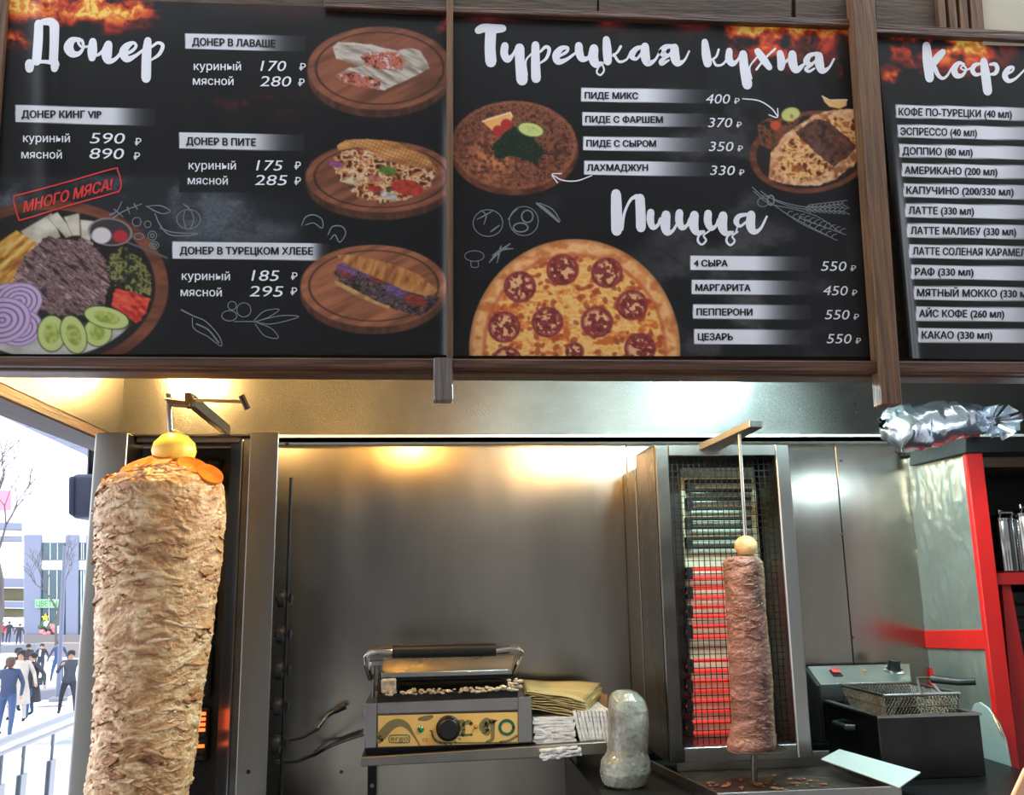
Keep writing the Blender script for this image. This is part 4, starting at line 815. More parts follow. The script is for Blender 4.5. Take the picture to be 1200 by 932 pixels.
def beef(h, n, Z, T):
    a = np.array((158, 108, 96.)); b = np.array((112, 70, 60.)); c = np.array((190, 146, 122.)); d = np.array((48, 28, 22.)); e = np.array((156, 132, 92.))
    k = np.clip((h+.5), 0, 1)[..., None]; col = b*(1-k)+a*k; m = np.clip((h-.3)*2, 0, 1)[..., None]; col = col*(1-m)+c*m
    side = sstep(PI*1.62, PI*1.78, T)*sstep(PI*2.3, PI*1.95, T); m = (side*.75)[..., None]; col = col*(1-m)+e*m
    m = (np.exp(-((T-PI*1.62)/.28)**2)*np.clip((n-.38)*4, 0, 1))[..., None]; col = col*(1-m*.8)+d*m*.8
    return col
DB = 2.16; pr = []
for py, l, r in ((880, 853, 905), (872, 852, 909), (862, 856, 908), (840, 858, 906), (800, 856, 904), (760, 854, 901), (720, 851, 898), (690, 849, 896), (670, 847, 895), (660, 847, 894), (655, 850, 890), (652, 860, 882)):
    pr.append((P((l+r)/2, py, DB).z, (r-l)/2/1050*DB*.97, P((l+r)/2, py, DB).x))
bx_ = P(876, 760, DB).x
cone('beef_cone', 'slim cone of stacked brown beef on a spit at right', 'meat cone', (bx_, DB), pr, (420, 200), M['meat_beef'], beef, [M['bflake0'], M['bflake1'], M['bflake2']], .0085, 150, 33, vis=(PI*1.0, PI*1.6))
t = thing('onion', 'browned onion half on top of the beef cone', 'onion', (bx_, DB, pr[-1][0]))
q = P(874, 640, DB); MB().lathe([(.006, -.026), (.02, -.020), (.0275, -.004), (.026, .010), (.016, .021), (.004, .025)], (q.x, DB, q.z), 22).build('bulb_body', M['bread'], t, smooth=80)
t = thing('spit_rod', 'thin steel spit rod standing through the beef cone', 'spit', P(883, 912, DB))
MB().tube([(P(884, 915, DB).x, DB, P(884, 915, DB).z), (P(884, 878, DB).x, DB, P(884, 878, DB).z)], .0075, 12).build('lower_rod', M['steel_greasy'], t)
MB().tube([(q.x, DB, q.z+.01), (P(866, 505, DB).x, DB, P(866, 508, DB).z)], .0045, 10).build('upper_rod', M['steel'], t)
qz = P(886, 876, DB).z
MB().lathe([(.01, 0), (.058, 0), (.068, .003), (.068, .005), (.01, .004)], (bx_+.006, DB, qz-.006), 30).build('round_plate', M['steel_greasy'], t, smooth=50)

# ---------------------------------------------------------------- right broiler
rb = thing('meat_broiler', 'stainless electric broiler with wire guard behind the beef cone', 'broiler', P(850, 893, 2.4))
DBR = 2.30; zt_ = P(840, 521, DBR).z; zb_ = P(840, 893, DBR).z
def rx(px, d=DBR): return P(px, 521, d).x
MB().hexa([(rx(767), DBR, zb_), (rx(767)+.006, DBR, zb_), (rx(767)+.006, 2.52, zb_), (rx(767), 2.52, zb_), (rx(767), DBR, zt_), (rx(767)+.006, DBR, zt_), (rx(767)+.006, 2.52, zt_), (rx(767), 2.52, zt_)]).build('side_panel', M['steel'], rb, bevel=.001)
MB().box((rx(767)+.03, 2.535, zb_-.02), (rx(767)+.05, 2.69, zt_-.035)).box((rx(767), 2.535, zb_-.02), (rx(767)+.012, 2.69, zt_-.035)).build('rear_side_panel', M['steel'], rb, bevel=.001)
MB().box((rx(767), DBR-.002, zb_), (rx(783), DBR+.012, zt_)).build('left_flange', M['steel_dark'], rb, bevel=.003)
MB().box((rx(908), DBR-.002, zb_), (rx(924), DBR+.012, zt_)).build('right_flange', M['steel'], rb, bevel=.003)
MB().box((rx(783), DBR, zt_-.030), (rx(908), DBR+.014, zt_)).build('top_rail', M['steel'], rb, bevel=.002)
MB().box((rx(767), DBR+.014, zt_-.004), (rx(921), 2.52, zt_+.002)).build('top_plate', M['steel'], rb, bevel=.001)
MB().box((rx(908), DBR+.013, zb_), (rx(913), 2.47, zt_-.005)).build('inner_side_wall', M['steel_dark'], rb)
MB().box((rx(767)+.007, 2.455, zb_), (rx(913)-.001, 2.47, zt_-.005)).build('back_plate', M['steel_dark'], rb)
MB().box((rx(783), DBR, zb_), (rx(908), 2.45, zb_+.035)).build('bottom_sill', M['steel'], rb, bevel=.002)
ref = P(797, 548, 2.44); ref2 = P(884, 868, 2.44)
MB().box((ref.x, 2.44, ref2.z), (P(884, 548, 2.44).x, 2.455, ref.z)).build('reflector', M['ceramic'], rb, bevel=.002)
for k in range(44):
    z = ref2.z+.006+(ref.z-ref2.z-.012)*k/43
for (ya, yb, m) in ((564, 575, 0), (585, 596, 0), (608, 618, 0), (631, 641, 0), (667, 677, 1), (689, 700, 1), (711, 722, 1), (734, 746, 1), (774, 786, 1), (798, 809, 1), (821, 833, 1), (846, 858, 1)):
    dd = 2.42; x0 = P(806, ya, dd).x; x1 = P(880, ya, dd).x; za, zb2 = P(840, ya, dd).z, P(840, yb, dd).z; r = (za-zb2)/2
    path = [(x1, dd, za), (x0+r, dd, za)]+[(x0+r-r*math.sin(PI*i/6), dd, (za+zb2)/2+r*math.cos(PI*i/6)) for i in range(1, 6)]+[(x0+r, dd, zb2), (x1, dd, zb2)]
    e = MB().tube(path, .0054, 8).build('heating_element', M['glow'] if m else M['element_off'], rb, **({'label': 'glowing red heating element'} if m else {'label': 'dark heating element, switched off'}))
    MB().box((x0-.004, dd-.006, zb2-.004), (x0+.012, dd+.02, za+.004)).build('element_holder', M['soot'], e)
g = MB(); dg_ = 2.335
wx = [rx(784)+(rx(905)-rx(784))*i/19 for i in range(20)]
zA, zB = zb_+.034, zt_-.032
for x in wx: g.box((x-.0009, dg_, zA), (x+.0009, dg_+.0018, zB))
for i in range(44):
    z = zA+(zB-zA)*i/43; g.box((wx[0]-.008, dg_+.0018, z-.0009), (wx[-1]+.006, dg_+.0036, z+.0009))
for y in (2.37, 2.41): g.box((wx[-1]-.001, y, zA), (wx[-1]+.001, y+.0018, zB))
g.build('wire_guard', M['black_metal'], rb, kind='stuff')
ar = thing('spit_holder', 'square steel arm reaching forward from the broiler over the beef cone', 'spit arm', P(820, 530, DBR))
a0, a1 = P(826, 527, 2.33), P(886, 497, 2.10); dv = (a1-a0).normalized(); sd = dv.cross(Vector((0, 0, 1))).normalized()*.019; up = Vector((0, 0, .0085))
MB().hexa([a0-sd*1.7-up, a0+sd*1.7-up, a1+sd-up, a1-sd-up, a0-sd*1.7+up, a0+sd*1.7+up, a1+sd+up, a1-sd+up]).build('bar', M['steel'], ar, bevel=.001)
MB().hexa([a1-sd*.8-up*.8-dv*.003, a1+sd*.8-up*.8-dv*.003, a1+sd*.8-up*.8+dv*.001, a1-sd*.8-up*.8+dv*.001, a1-sd*.8+up*.8-dv*.003, a1+sd*.8+up*.8-dv*.003, a1+sd*.8+up*.8+dv*.001, a1-sd*.8+up*.8+dv*.001]).build('end_cap', M['steel_dark'], ar)

# drip tray under the beef cone
tr = thing('drip_tray', 'greasy stainless drip tray with a sloping rim under the beef cone', 'tray', P(900, 925, 2.2))
zf = P(860, 929, 2.02).z
fl_, fr_ = P(842, 928, 2.02), P(1055, 923, 2.02); bl_, br_ = P(784, 897, 2.33), P(950, 893, 2.33); lc = P(757, 886, 2.42)
zb3 = min(bl_.z, br_.z)
base = zf-.028
MB().add([(fl_.x, fl_.y, zf-.016), (fr_.x, fr_.y, zf-.016), (br_.x+.05, br_.y, zf-.016), (bl_.x+.02, bl_.y, zf-.016), (fl_.x, fl_.y, base), (fr_.x, fr_.y, base), (br_.x+.05, br_.y, base), (bl_.x+.02, bl_.y, base)],
         [(0, 1, 2, 3), (4, 7, 6, 5), (0, 4, 5, 1), (1, 5, 6, 2), (2, 6, 7, 3), (3, 7, 4, 0)]).build('pan_floor', M['steel_greasy'], tr)
def wall(a, b, name, th=.003, hgt=.02):
    a, b = Vector(a), Vector(b); n = (b-a).cross(Vector((0, 0, 1))).normalized()*th; u = Vector((0, 0, hgt))
    return MB().hexa([a-n, b-n, b+n, a+n, a-n+u, b-n+u, b+n+u, a+n+u]).build(name, M['steel'], tr, bevel=.0008)
wall((fl_.x, fl_.y, zf-.02), (fr_.x, fr_.y, zf-.02), 'front_rim'); wall((fr_.x, fr_.y, zf-.02), (br_.x+.05, br_.y, zf-.02), 'right_rim')
wall((bl_.x+.02, bl_.y, zf-.02), (br_.x+.05, br_.y, zf-.02), 'back_rim', hgt=.04); wall((lc.x, lc.y, zf-.02), (fl_.x, fl_.y, zf-.02), 'left_rim')
rg = random.Random(3)
for i in range(46):
    cx, cy = rg.choice(((bx_, DB), (bx_-.10, DB), (bx_+.10, DB), (bx_+.02, 2.10)))
    x, y = rg.gauss(cx, .03), min(max(rg.gauss(cy, .03), 2.06), 2.30)
    s = rg.uniform(.004, .011); b = MB(); b.ball((0, 0, 0), (s, s*.5, s*.3), 7, 4)
    o = b.build('meat_scrap', M['crumb'] if i % 3 else M['bflake1']); o.parent = tr; o.location = Vector((x, y, zf-.013))-tr.location; o.rotation_euler = (0, 0, rg.uniform(0, 3))
# pale sheet lying at the right end of the tray
pl = [P(962, 889.5, 2.21), P(1054, 922.5, 2.0), P(1079, 905, 2.04), P(983.5, 878, 2.25)]
o = MB().prism(pl, (0, 0, -.003)).build('steel_cover_sheet', M['white_sheet'], bevel=.0005)
o['label'] = 'pale satin metal sheet lying in front of the fryer'; o['category'] = 'metal sheet'
# dark plinth that carries broiler and tray, black box under the wrapped bundle
o = MB().box((P(700, 926, 2.2).x, 2.0, .75), (P(1129, 511, 2.40).x-.035, 2.69, base-.0005)).build('equipment_plinth', M['black_metal'], bevel=.004)
o['label'] = 'black metal plinth under the broiler, tray and fryer'; o['category'] = 'plinth'
o = MB().box((XL-.02, 2.05, .75), (P(345, 900, 2.4).x, 2.44, z0-.0005)).build('burner_plinth', M['black_metal'], bevel=.004)
o['label'] = 'black metal plinth under the gas burner at left'; o['category'] = 'plinth'
# ---------------------------------------------------------------- helpers for flat marks on a plane Y = d
def flat_mark(name, V, Fc, d, m, parent, **tags):
    o = parent_off(parent); me = bpy.data.meshes.new(name)
    me.from_pydata([tuple(P(a, b, d)-o) for a, b in V], [], Fc); me.materials.append(m); return link(name, me, parent, **tags)
def flat_brush(name, strokes, ox, oy, s, d, m, parent, **tags):
    V, Fc = [], []
    for st in strokes:
        v, f = stroke([(ox+a/s, oy+b/s, w/s) for a, b, w in st]); o = len(V); V += v; Fc += [tuple(k+o for k in q) for q in f]
    return flat_mark(name, V, Fc, d, m, parent, **tags)
def flat_text(name, body, x0, x1, base, cap, d, m, parent, bold=.0, slope=0.):
    v, f = glyphs(body, bold); v = np.array(v); a, b = v[:, 0].min(), v[:, 0].max(); s = cap/.728
    return flat_mark(name, [(x0+(p[0]-a)/(b-a)*(x1-x0), base+slope*(p[0]-a)/(b-a)*(x1-x0)-p[1]*s) for p in v], f, d, m, parent)
def named(o, label, cat, group=None, kind=None):
    o['label'] = label; o['category'] = cat
    if group: o['group'] = group
    if kind: o['kind'] = kind
    return o
# ---------------------------------------------------------------- wall shelf
sh = thing('wall_shelf', 'narrow steel wall shelf under the sandwich grill and napkins', 'shelf', P(560, 890, 2.5))
MB().hexa(quadbox((423, 888), (711, 869.5), (711, 873), (423, 891), 2.36, 2.70)).build('shelf_top', M['steel_dark'], sh, bevel=.0015)
MB().hexa(quadbox((423, 888), (711, 869.5), (711, 884.5), (423, 899), 2.352, 2.36)).build('front_lip', mat('shelf_lip_steel', (150, 146, 138), .35, 1, var=.25, vscale=8), sh, bevel=.002)
for a, b in ((431, 441), (672, 690)):
    br = MB().hexa(quadbox((a, 885), (b, 885), (b-1, 990), (a-1, 990), 2.665, 2.698)).hexa(quadbox((a+3, 884), (a+6, 884), (a+6, 896), (a+3, 896), 2.40, 2.66)).build('bracket', M['black_metal'], sh, bevel=.001)
    q = P((a+b)/2, 921, 2.665); MB().lathe([(.001, -.005), (.0055, -.003), (.006, 0)], q, 10, 'y').build('screw', M['steel'], br)
# ---------------------------------------------------------------- sandwich grill
gd = 2.38
M['fascia_black'] = mat('grill_plate_black', (16, 15, 14), .55, .2, bump=.6, bscale=50)
gr = thing('sandwich_grill', 'stainless contact grill with yellow fascia and black handle on the shelf', 'grill', P(525, 880, 2.5))
MB().hexa(quadbox((427, 825), (442, 824), (441, 877), (426, 877.5), gd, 2.64)).build('side_cheek', M['steel'], gr, bevel=.0015)
MB().hexa(quadbox((607, 818), (623, 817), (623.5, 870.5), (607, 871), gd, 2.64)).build('side_cheek', M['steel'], gr, bevel=.0015)
MB().hexa(quadbox((442, 824), (607, 818), (607, 832), (442, 837), gd+.001, gd+.02)).build('front_strip', M['steel'], gr, bevel=.0012)
MB().hexa(quadbox((442, 837), (607, 832), (607, 871.5), (442, 877), gd+.006, 2.63)).build('housing', M['steel_dark'], gr)
fa = MB().hexa(quadbox((443, 839), (608, 835), (608, 871), (443, 875.5), gd+.003, gd+.006)).build('fascia', M['yellow_panel'], gr, label='yellow printed control fascia')
fd = gd+.0024
flat_brush('olive_arc', [[(130, 690, 60), (200, 610, 60), (260, 585, 50), (310, 605, 34), (350, 660, 16), (392, 730, 8)], [(470, 640, 14), (480, 680, 16), (520, 712, 18), (640, 714, 10), (1010, 712, 10)],
           [(390, 562, 20), (430, 556, 34), (470, 546, 20)], [(905, 708, 14), (960, 700, 16), (1015, 670, 16)]], 420, 740, 5.4545, fd, M['olive_print'], fa)
flat_brush('olive_letters', [[(640, 580, 20), (668, 582, 26), (668, 662, 28)], [(640, 664, 14), (725, 662, 14)], [(668, 600, 20), (700, 580, 26), (722, 592, 26)],
           [(820, 580, 60), (800, 610, 60), (820, 645, 50)], [(855, 580, 40), (858, 640, 26), (855, 690, 24), (820, 708, 14)], [(860, 574, 14), (880, 572, 14)]], 420, 740, 5.4545, fd, M['olive_print'], fa)
flat_brush('green_ring', [[(948+44*math.cos(t), 615+44*math.sin(t), 19) for t in np.linspace(0, 2*PI, 17)]], 420, 740, 5.4545, fd-.0003, M['green_print'], fa)
flat_brush('badge_outline', [[(210, 664, 4), (310, 664, 4), (326, 676, 4), (326, 698, 4), (312, 711, 4), (210, 711, 4), (197, 698, 4), (197, 676, 4), (210, 664, 4)]], 420, 740, 5.4545, fd-.0004, M['green_print'], fa)
flat_text('badge_lettering', 'ergo', 457.8, 478.4, 868.3, 6.2, fd-.0004, M['green_print'], fa, bold=.02)
flat_text('certification_mark', 'CE', 495, 501, 869.5, 4.2, fd-.0004, M['olive_print'], fa)
for x, y, r, m_, n_ in ((493, 854.6, .0068, 'green_lamp', 'pilot_lamp'), (557.5, 852, .0045, 'amber_lamp', 'pilot_lamp')):
    MB().lathe([(r*1.2, 0), (r*1.2, -.002), (r, -.003), (r*.6, -.006), (.001, -.007)], P(x, y, gd+.003), 14, 'y').build(n_, M[m_], gr)
kq = P(525.4, 853.5, gd+.003)
kn = MB().lathe([(.031, 0), (.031, -.006), (.027, -.010), (.025, -.022), (.022, -.025), (.001, -.025)], kq, 28, 'y').build('thermostat_knob', M['black_plastic'], gr)
for i in range(14):
    a = 2*PI*i/14; MB().tube([kq+Vector((.026*math.cos(a), -.010, .026*math.sin(a))), kq+Vector((.0245*math.cos(a), -.023, .0245*math.sin(a)))], .0016, 5).build('knob_rib', M['black_plastic'], kn)
flat_brush('dial_ticks', [[(475+12*math.cos(t)-12+100+math.cos(t)*95-0, 620+math.sin(t)*95, 5), (475+100+math.cos(t)*108, 620+math.sin(t)*108, 5)] for t in np.linspace(.1, PI*.95, 10)], 420, 740, 5.4545, fd-.0004, M['ink_black'], fa)
MB().hexa(quadbox((428, 877.5), (620, 871), (620, 878), (428, 886), gd+.02, 2.62)).build('base_gap_shade_block', M['black_plastic'], gr)  # black block stands in for the shaded gap under the grill
# lower plate, hinge, lid
MB().hexa(quadbox((441, 815), (607, 808), (607, 819), (441, 825), gd+.006, 2.62)).build('lower_plate', M['fascia_black'], gr, bevel=.002)
lp = MB()
for i in range(30):
    x = 466+i*4.6; a = P(x, 812, gd+.03); b = P(x, 812, 2.60); lp.box((a.x-.003, a.y, a.z-.004), (a.x+.003, b.y, a.z+.004))
lp.build('plate_ridges', M['fascia_black'], gr, kind='stuff')
rg = random.Random(8); cr = MB()
for i in range(150):
    x = rg.uniform(447, 609) if i < 110 else rg.uniform(596, 612); y = 812.5-(x-447)*.035+rg.uniform(-3.2, 2.5)-(5 if x > 596 and i >= 110 else 0)*rg.random()*2
    p_ = P(x, y, gd+rg.uniform(.0, .012)); s = rg.uniform(.0025, .005); cr.ball(p_, (s*1.5, s, s*.8), 6, 4)
cr.build('baked_residue', M['flour'], gr, kind='stuff', label='crumbly pale baked-on residue')
MB().hexa(quadbox((446, 797), (464, 796), (464, 812), (447, 813), gd+.004, gd+.03)).build('residue_block', M['flour'], gr, bevel=.003, label='lump of baked residue at the left corner')
lid = MB().add([P(449, 773, 2.50), P(603, 769, 2.50), P(600, 785, 2.41), P(447, 789, 2.41)]+[P(449, 771, 2.62), P(603, 767, 2.62), P(600, 790.5, 2.41), P(447, 795, 2.41)]+[P(449, 787, 2.64), P(603, 783, 2.64)],
               [(0, 1, 2, 3), (0, 4, 5, 1), (3, 2, 6, 7), (7, 6, 9, 8), (4, 8, 9, 5), (0, 3, 7, 8, 4), (1, 5, 9, 6, 2)]).build('lid', M['steel'], gr, bevel=.0012, label='brushed lid of the upper plate')
up_ = MB()
for i in range(31):
    x = 462+i*4.55; a = P(x, 793.5-(x-462)*.03, 2.425); up_.tube([a, a+Vector((0, .18, .0))], .0042, 6)
up_.hexa(quadbox((448, 789), (602, 785), (602, 794.5), (448, 798), 2.418, 2.62)); up_.build('upper_plate', M['fascia_black'], gr)
hd = 2.34
MB().tube([P(460, 764, hd), P(520, 762.8, hd), P(581, 761.5, hd)], .0165, 18).build('handle_grip', M['black_plastic'], gr, label='ribbed black handle grip')
for sgn, pts in ((0, [(461, 763.5, hd), (444, 763, hd), (434, 765, hd), (429.5, 770, hd+.005), (430, 780, hd+.02), (434, 795, 2.44)]), (1, [(580, 762, hd), (596, 759.5, hd), (606, 760, hd), (610.5, 764, hd+.005), (608, 772, hd+.02), (601, 787, 2.43)])):
    MB().tube([P(*p) for p in pts], [.008, .008, .008, .008, .0075, .007], 12).build('handle_arm', M['chrome'], gr)
for x in (438.5, 445): MB().tube([P(x, 781, 2.43), P(x-1, 818, 2.43)], .0035, 8).build('hinge_rod', M['steel_dark'], gr)
MB().hexa(quadbox((433, 776), (449, 775), (449, 780), (434, 781), 2.40, 2.45)).build('hinge_bracket', M['chrome'], gr, bevel=.001)
MB().tube([P(427, 861, 2.45), P(405, 868, 2.5), P(385, 876, 2.6), P(368, 884, 2.68)], .0035, 8).build('power_cord', M['black_plastic'], gr)
# cables by the burner
for i, (pts, lb_) in enumerate((([(322, 874, 2.33), (338, 868, 2.4), (355, 864, 2.5), (372, 855, 2.62), (383, 840, 2.66), (396, 832, 2.66)], 'upper black cable ending in a plug on the steel wall'), ([(322, 893, 2.36), (345, 893, 2.45), (370, 884, 2.6), (395, 870, 2.67), (425, 860, 2.67)], 'lower black cable running behind the grill'))):
    cb = thing('cable', lb_, 'cable', P(*pts[0])); path = [P(*p) for p in pts]
    MB().tube(path, .0048, 8).build('cord', M['black_plastic'], cb)
    if i == 0: MB().tube([P(392, 834, 2.66), P(405, 828, 2.66)], .008, 10).build('plug', M['black_plastic'], cb)
# ---------------------------------------------------------------- napkins, papers, cardboard
def slab(c, w, dp, h, nx=6, ny=3, wav=.0015, seed=0, tilt=0.0, axis=0):
    """a slightly wavy folded paper slab centred on c"""
    rg = random.Random(seed); b = MB(); V = []
    top = []; bot = []
    for j in range(ny+1):
        for i in range(nx+1):
            x = -w/2+w*i/nx+(rg.uniform(-1, 1)*wav if j == 0 else 0); y = -dp/2+dp*j/ny+(rg.uniform(-1, 1)*wav*1.6 if j == 0 else 0)
            z = rg.uniform(-1, 1)*wav*.7+tilt*x
            if axis == 0: top.append((c[0]+x, c[1]+y, c[2]+z+h/2)); bot.append((c[0]+x, c[1]+y, c[2]+z-h/2))
            else: top.append((c[0]+z+h/2+tilt*0, c[1]+y, c[2]+x)); bot.append((c[0]+z-h/2, c[1]+y, c[2]+x))
    n = (nx+1)*(ny+1); idx = lambda i, j: j*(nx+1)+i
    fs = [(idx(i, j), idx(i+1, j), idx(i+1, j+1), idx(i, j+1)) for j in range(ny) for i in range(nx)]
    rim = [idx(i, 0) for i in range(nx+1)]+[idx(nx, j) for j in range(1, ny+1)]+[idx(i, ny) for i in range(nx-1, -1, -1)]+[idx(0, j) for j in range(ny-1, 0, -1)]
    b.add(top+bot, fs+[tuple(n+q for q in reversed(f)) for f in fs]+[(rim[i], rim[(i+1) % len(rim)], n+rim[(i+1) % len(rim)], n+rim[i]) for i in range(len(rim))])
    return b
nd = 2.40
ORD = 'first second third fourth fifth sixth seventh eighth ninth tenth eleventh'.split()
for i in range(11):
    y = 877-i*3.35; c = P(650+(i % 3-1)*1.2+(i*-.15), y-1.2, nd)
    named(slab((c.x, nd+.085, c.z), .105, .19, .0068, seed=i, tilt=.05-.004*i).build('napkin', M['napkin'], smooth=20), 'folded white paper napkin in the flat left pile, '+ORD[10-i]+' from the top', 'napkin', 'napkins lying flat in the left pile')
c = P(657, 882.5, 2.335); hb = MB()
for i in range(4):
    q_ = slab((c.x+(.004, -.003, .002, -.004)[i], 2.335+.006, c.z-.009+i*.0058), .100-.004*(i % 2), .018, .0046, nx=10, seed=30+i, tilt=.07, wav=.003); hb.add(q_.v, q_.f)
named(hb.build('napkin', M['napkin'], smooth=15), 'crumpled white napkin bundle hanging over the shelf edge, lowest of the pile', 'napkin')
for i in range(10):
    c = P(676+i*4.1-(0 if i else 0), 856, nd)
    o = slab((0, 0, 0), .098, .17, .0078, seed=50+i, axis=1).build('napkin', M['napkin'], smooth=20)
    o.location = Vector((c.x+.004, nd+.08, c.z)); o.rotation_euler = (0, -.22+.018*i, 0)
    named(o, 'white paper napkin standing on edge in the right pile, '+ORD[i]+' from the left', 'napkin', 'napkins standing on edge in the right pile')
for i in range(9):
    dz = -.0052*(8-i); rg = random.Random(100+i); jx = rg.uniform(-.008, .008) if i < 8 else 0
    n1, n2 = 12, 6; A, B_, C_, D_ = P(617, 811, 2.40), P(685, 823, 2.40), P(703, 798, 2.62), P(613, 797, 2.62)
    V = np.zeros((n2+1, n1+1, 3))
    for j in range(n2+1):
        for k in range(n1+1):
            u, v = k/n1, j/n2; p_ = (A*(1-u)+B_*u)*(1-v)+(D_*(1-u)+C_*u)*v
            V[j, k] = (p_.x+jx+(rg.uniform(-.003, .003) if k == n1 else 0), p_.y+(rg.uniform(-.004, .004) if j == 0 else 0), p_.z+dz+.005*math.sin(u*3.1)*(1-v)-.004*v*u+.0015*math.sin(u*9+i))
    o = grid_mesh('wrapping_paper', V, M['kraft']); md = o.modifiers.new('thick', 'SOLIDIFY'); md.thickness = .0016
    named(o, 'yellowish brown wrapping paper, topmost sheet of its pile' if i == 8 else 'yellowish brown wrapping paper beside the grill, '+ORD[8-i]+' sheet from the top', 'paper', 'brown wrapping papers piled on the napkins' if i < 8 else None)
o = MB().hexa(quadbox((689, 807), (712, 815), (711, 836), (689, 836), 2.60, 2.606)).build('cardboard_piece', M['cardboard'], bevel=.0005); named(o, 'small piece of brown cardboard standing behind the upright napkins', 'cardboard')
# ---------------------------------------------------------------- wrapped bundle
pb = base+.0005; bz = P(733, 922, 2.25).z
prof = [(922, 712, 752), (919, 708, 756), (905, 705, 760), (893, 706, 760), (884, 711, 758), (878, 713, 758), (850, 713, 759.5), (832, 713, 759), (820, 714, 754), (812, 717, 746), (808, 724, 738)]
zz = np.array([P(733, p_[0], 2.25).z for p_ in prof]); zz = pb+(zz-zz[0])*(zz[-1]-pb)/(zz[-1]-zz[0]); cxs = np.array([P((p_[1]+p_[2])/2, p_[0], 2.25).x for p_ in prof]); rr = np.array([(p_[2]-p_[1])/2/1050*2.25 for p_ in prof])
zs = np.linspace(zz[0], zz[-1], 140); th = np.linspace(0, 2*PI, 150, endpoint=False); T, Z = np.meshgrid(th, zs)
R = np.interp(Z, zz, rr); X0 = np.interp(Z, zz, cxs); w = fbm(np.cos(T)*2.2+Z*9, np.sin(T)*2.2, Z*26, seed=77, oct=4); wr = 1-np.abs(fbm(np.cos(T)*5, np.sin(T)*5-Z*20, Z*60+np.cos(T)*3, seed=78, oct=4)-.5)*5
low = sstep(zz[4]+.01, zz[4]-.02, Z); R = R*(1+.07*(w-.5)+.025*wr*(.45+low)); R[0] *= .6; R[-1] *= .3
o = grid_mesh('wrapped_bundle', np.stack([X0+R*np.cos(T), 2.25+R*np.sin(T)*.95, Z], -1), M['film'], close=True); named(o, 'upright bundle wrapped in clear film standing beside the upright napkins', 'bundle')
# ---------------------------------------------------------------- fryer
fy = thing('deep_fryer', 'dark countertop deep fryer with control box at right', 'fryer', P(1090, 932, 2.3))
FD, FB = 2.20, 2.50; xl, xr = P(1029, 841, FD).x, P(1148, 840, FD).x; zt = P(1029, 841, FD).z; zb4 = base+.001
for nm, a, b in (('front_panel', (xl, FD, zb4), (xr, FD+.004, zt)), ('left_panel', (xl, FD+.004, zb4), (xl+.004, FB, zt)), ('right_panel', (xr-.004, FD+.004, zb4), (xr, FB, zt)), ('back_panel', (xl+.004, FB-.004, zb4), (xr-.004, FB, zt)), ('oil_surface', (xl+.004, FD+.004, zt-.10), (xr-.004, FB-.004, zt-.095))):
    MB().box(a, b).build(nm, M['steel_greasy'] if nm == 'oil_surface' else mat('fryer_'+nm, (74, 72, 70), .36, 1, var=.4, vscale=7, rvar=.08), fy, bevel=.0008)
MB().box((xl-.004, FD-.004, zt-.002), (xr+.004, FD+.014, zt+.003)).box((xl-.004, FD+.014, zt-.002), (xl+.014, FB, zt+.003)).box((xr-.014, FD+.014, zt-.002), (xr+.004, FB, zt+.003)).build('rim', M['steel'], fy)
hx = xl-.002; q = PX(993, 850, hx)
MB().tube([(hx, q.y-.045, q.z), (hx-.018, q.y-.035, q.z), (hx-.018, q.y+.035, q.z), (hx, q.y+.045, q.z)], .008, 10).build('side_handle', M['black_plastic'], fy)
# control box
A, B_ = P(946, 781, 2.66), P(1066, 778, 2.66); C_, D_ = P(961, 802, 2.52), P(1068, 799, 2.52)
zb5 = zt-.01
MB().add([A, B_, D_, C_, (A.x, 2.66, zb4+.05), (B_.x, 2.66, zb4+.05), (D_.x, 2.52, zb5), (C_.x, 2.52, zb5)], [(0, 1, 2, 3), (3, 2, 6, 7), (0, 4, 5, 1), (1, 5, 6, 2), (4, 7, 6, 5), (0, 3, 7, 4)]).build('control_box', mat('control_box_steel', (170, 176, 172), .32, .9, var=.15), fy, bevel=.0015)
MB().prism([(A.x-.002, 2.662, A.z), (C_.x-.002, 2.515, C_.z), (C_.x-.002, 2.505, zb5-.10), (A.x-.002, 2.662, zb5-.12)], (-.012, 0, 0)).build('side_cover', M['black_plastic'], fy, bevel=.003)
n_ = ((B_-A).cross(C_-A)).normalized(); n_ = n_ if n_.z > 0 else -n_; ux = (B_-A).normalized(); uy = (C_-A).normalized()
def oncb(u, v): return A+(B_-A)*u+((C_-A)*(1-u)+(D_-B_)*u)*v
def pad(u, v, w, h, t, m, name, parent=fy, lift=0.0):
    c = oncb(u, v)+n_*lift; a, b = ux*w/2, uy*h/2
    return MB().hexa([c-a+b, c+a+b, c+a-b, c-a-b, c-a+b+n_*t, c+a+b+n_*t, c+a-b+n_*t, c-a-b+n_*t]).build(name, m, parent, bevel=.001)
sw = pad(.235, .45, .030, .05, .003, M['black_plastic'], 'switch_bezel'); pad(.235, .40, .022, .032, .005, M['red_lamp'], 'rocker_switch', sw, .003)
c = oncb(.52, .42); MB().tube([c, c+n_*.006], .005, 12).build('amber_lamp', M['amber_lamp'], fy)
c = oncb(.83, .42); MB().tube([c, c+n_*.003, c+n_*.006], [.030, .030, .024], 28).build('knob_skirt', M['chrome'], fy)
MB().tube([c+n_*.006, c+n_*.012, c+n_*.034, c+n_*.036], [.021, .018, .016, .013], 20).build('thermostat_knob', M['black_plastic'], fy)
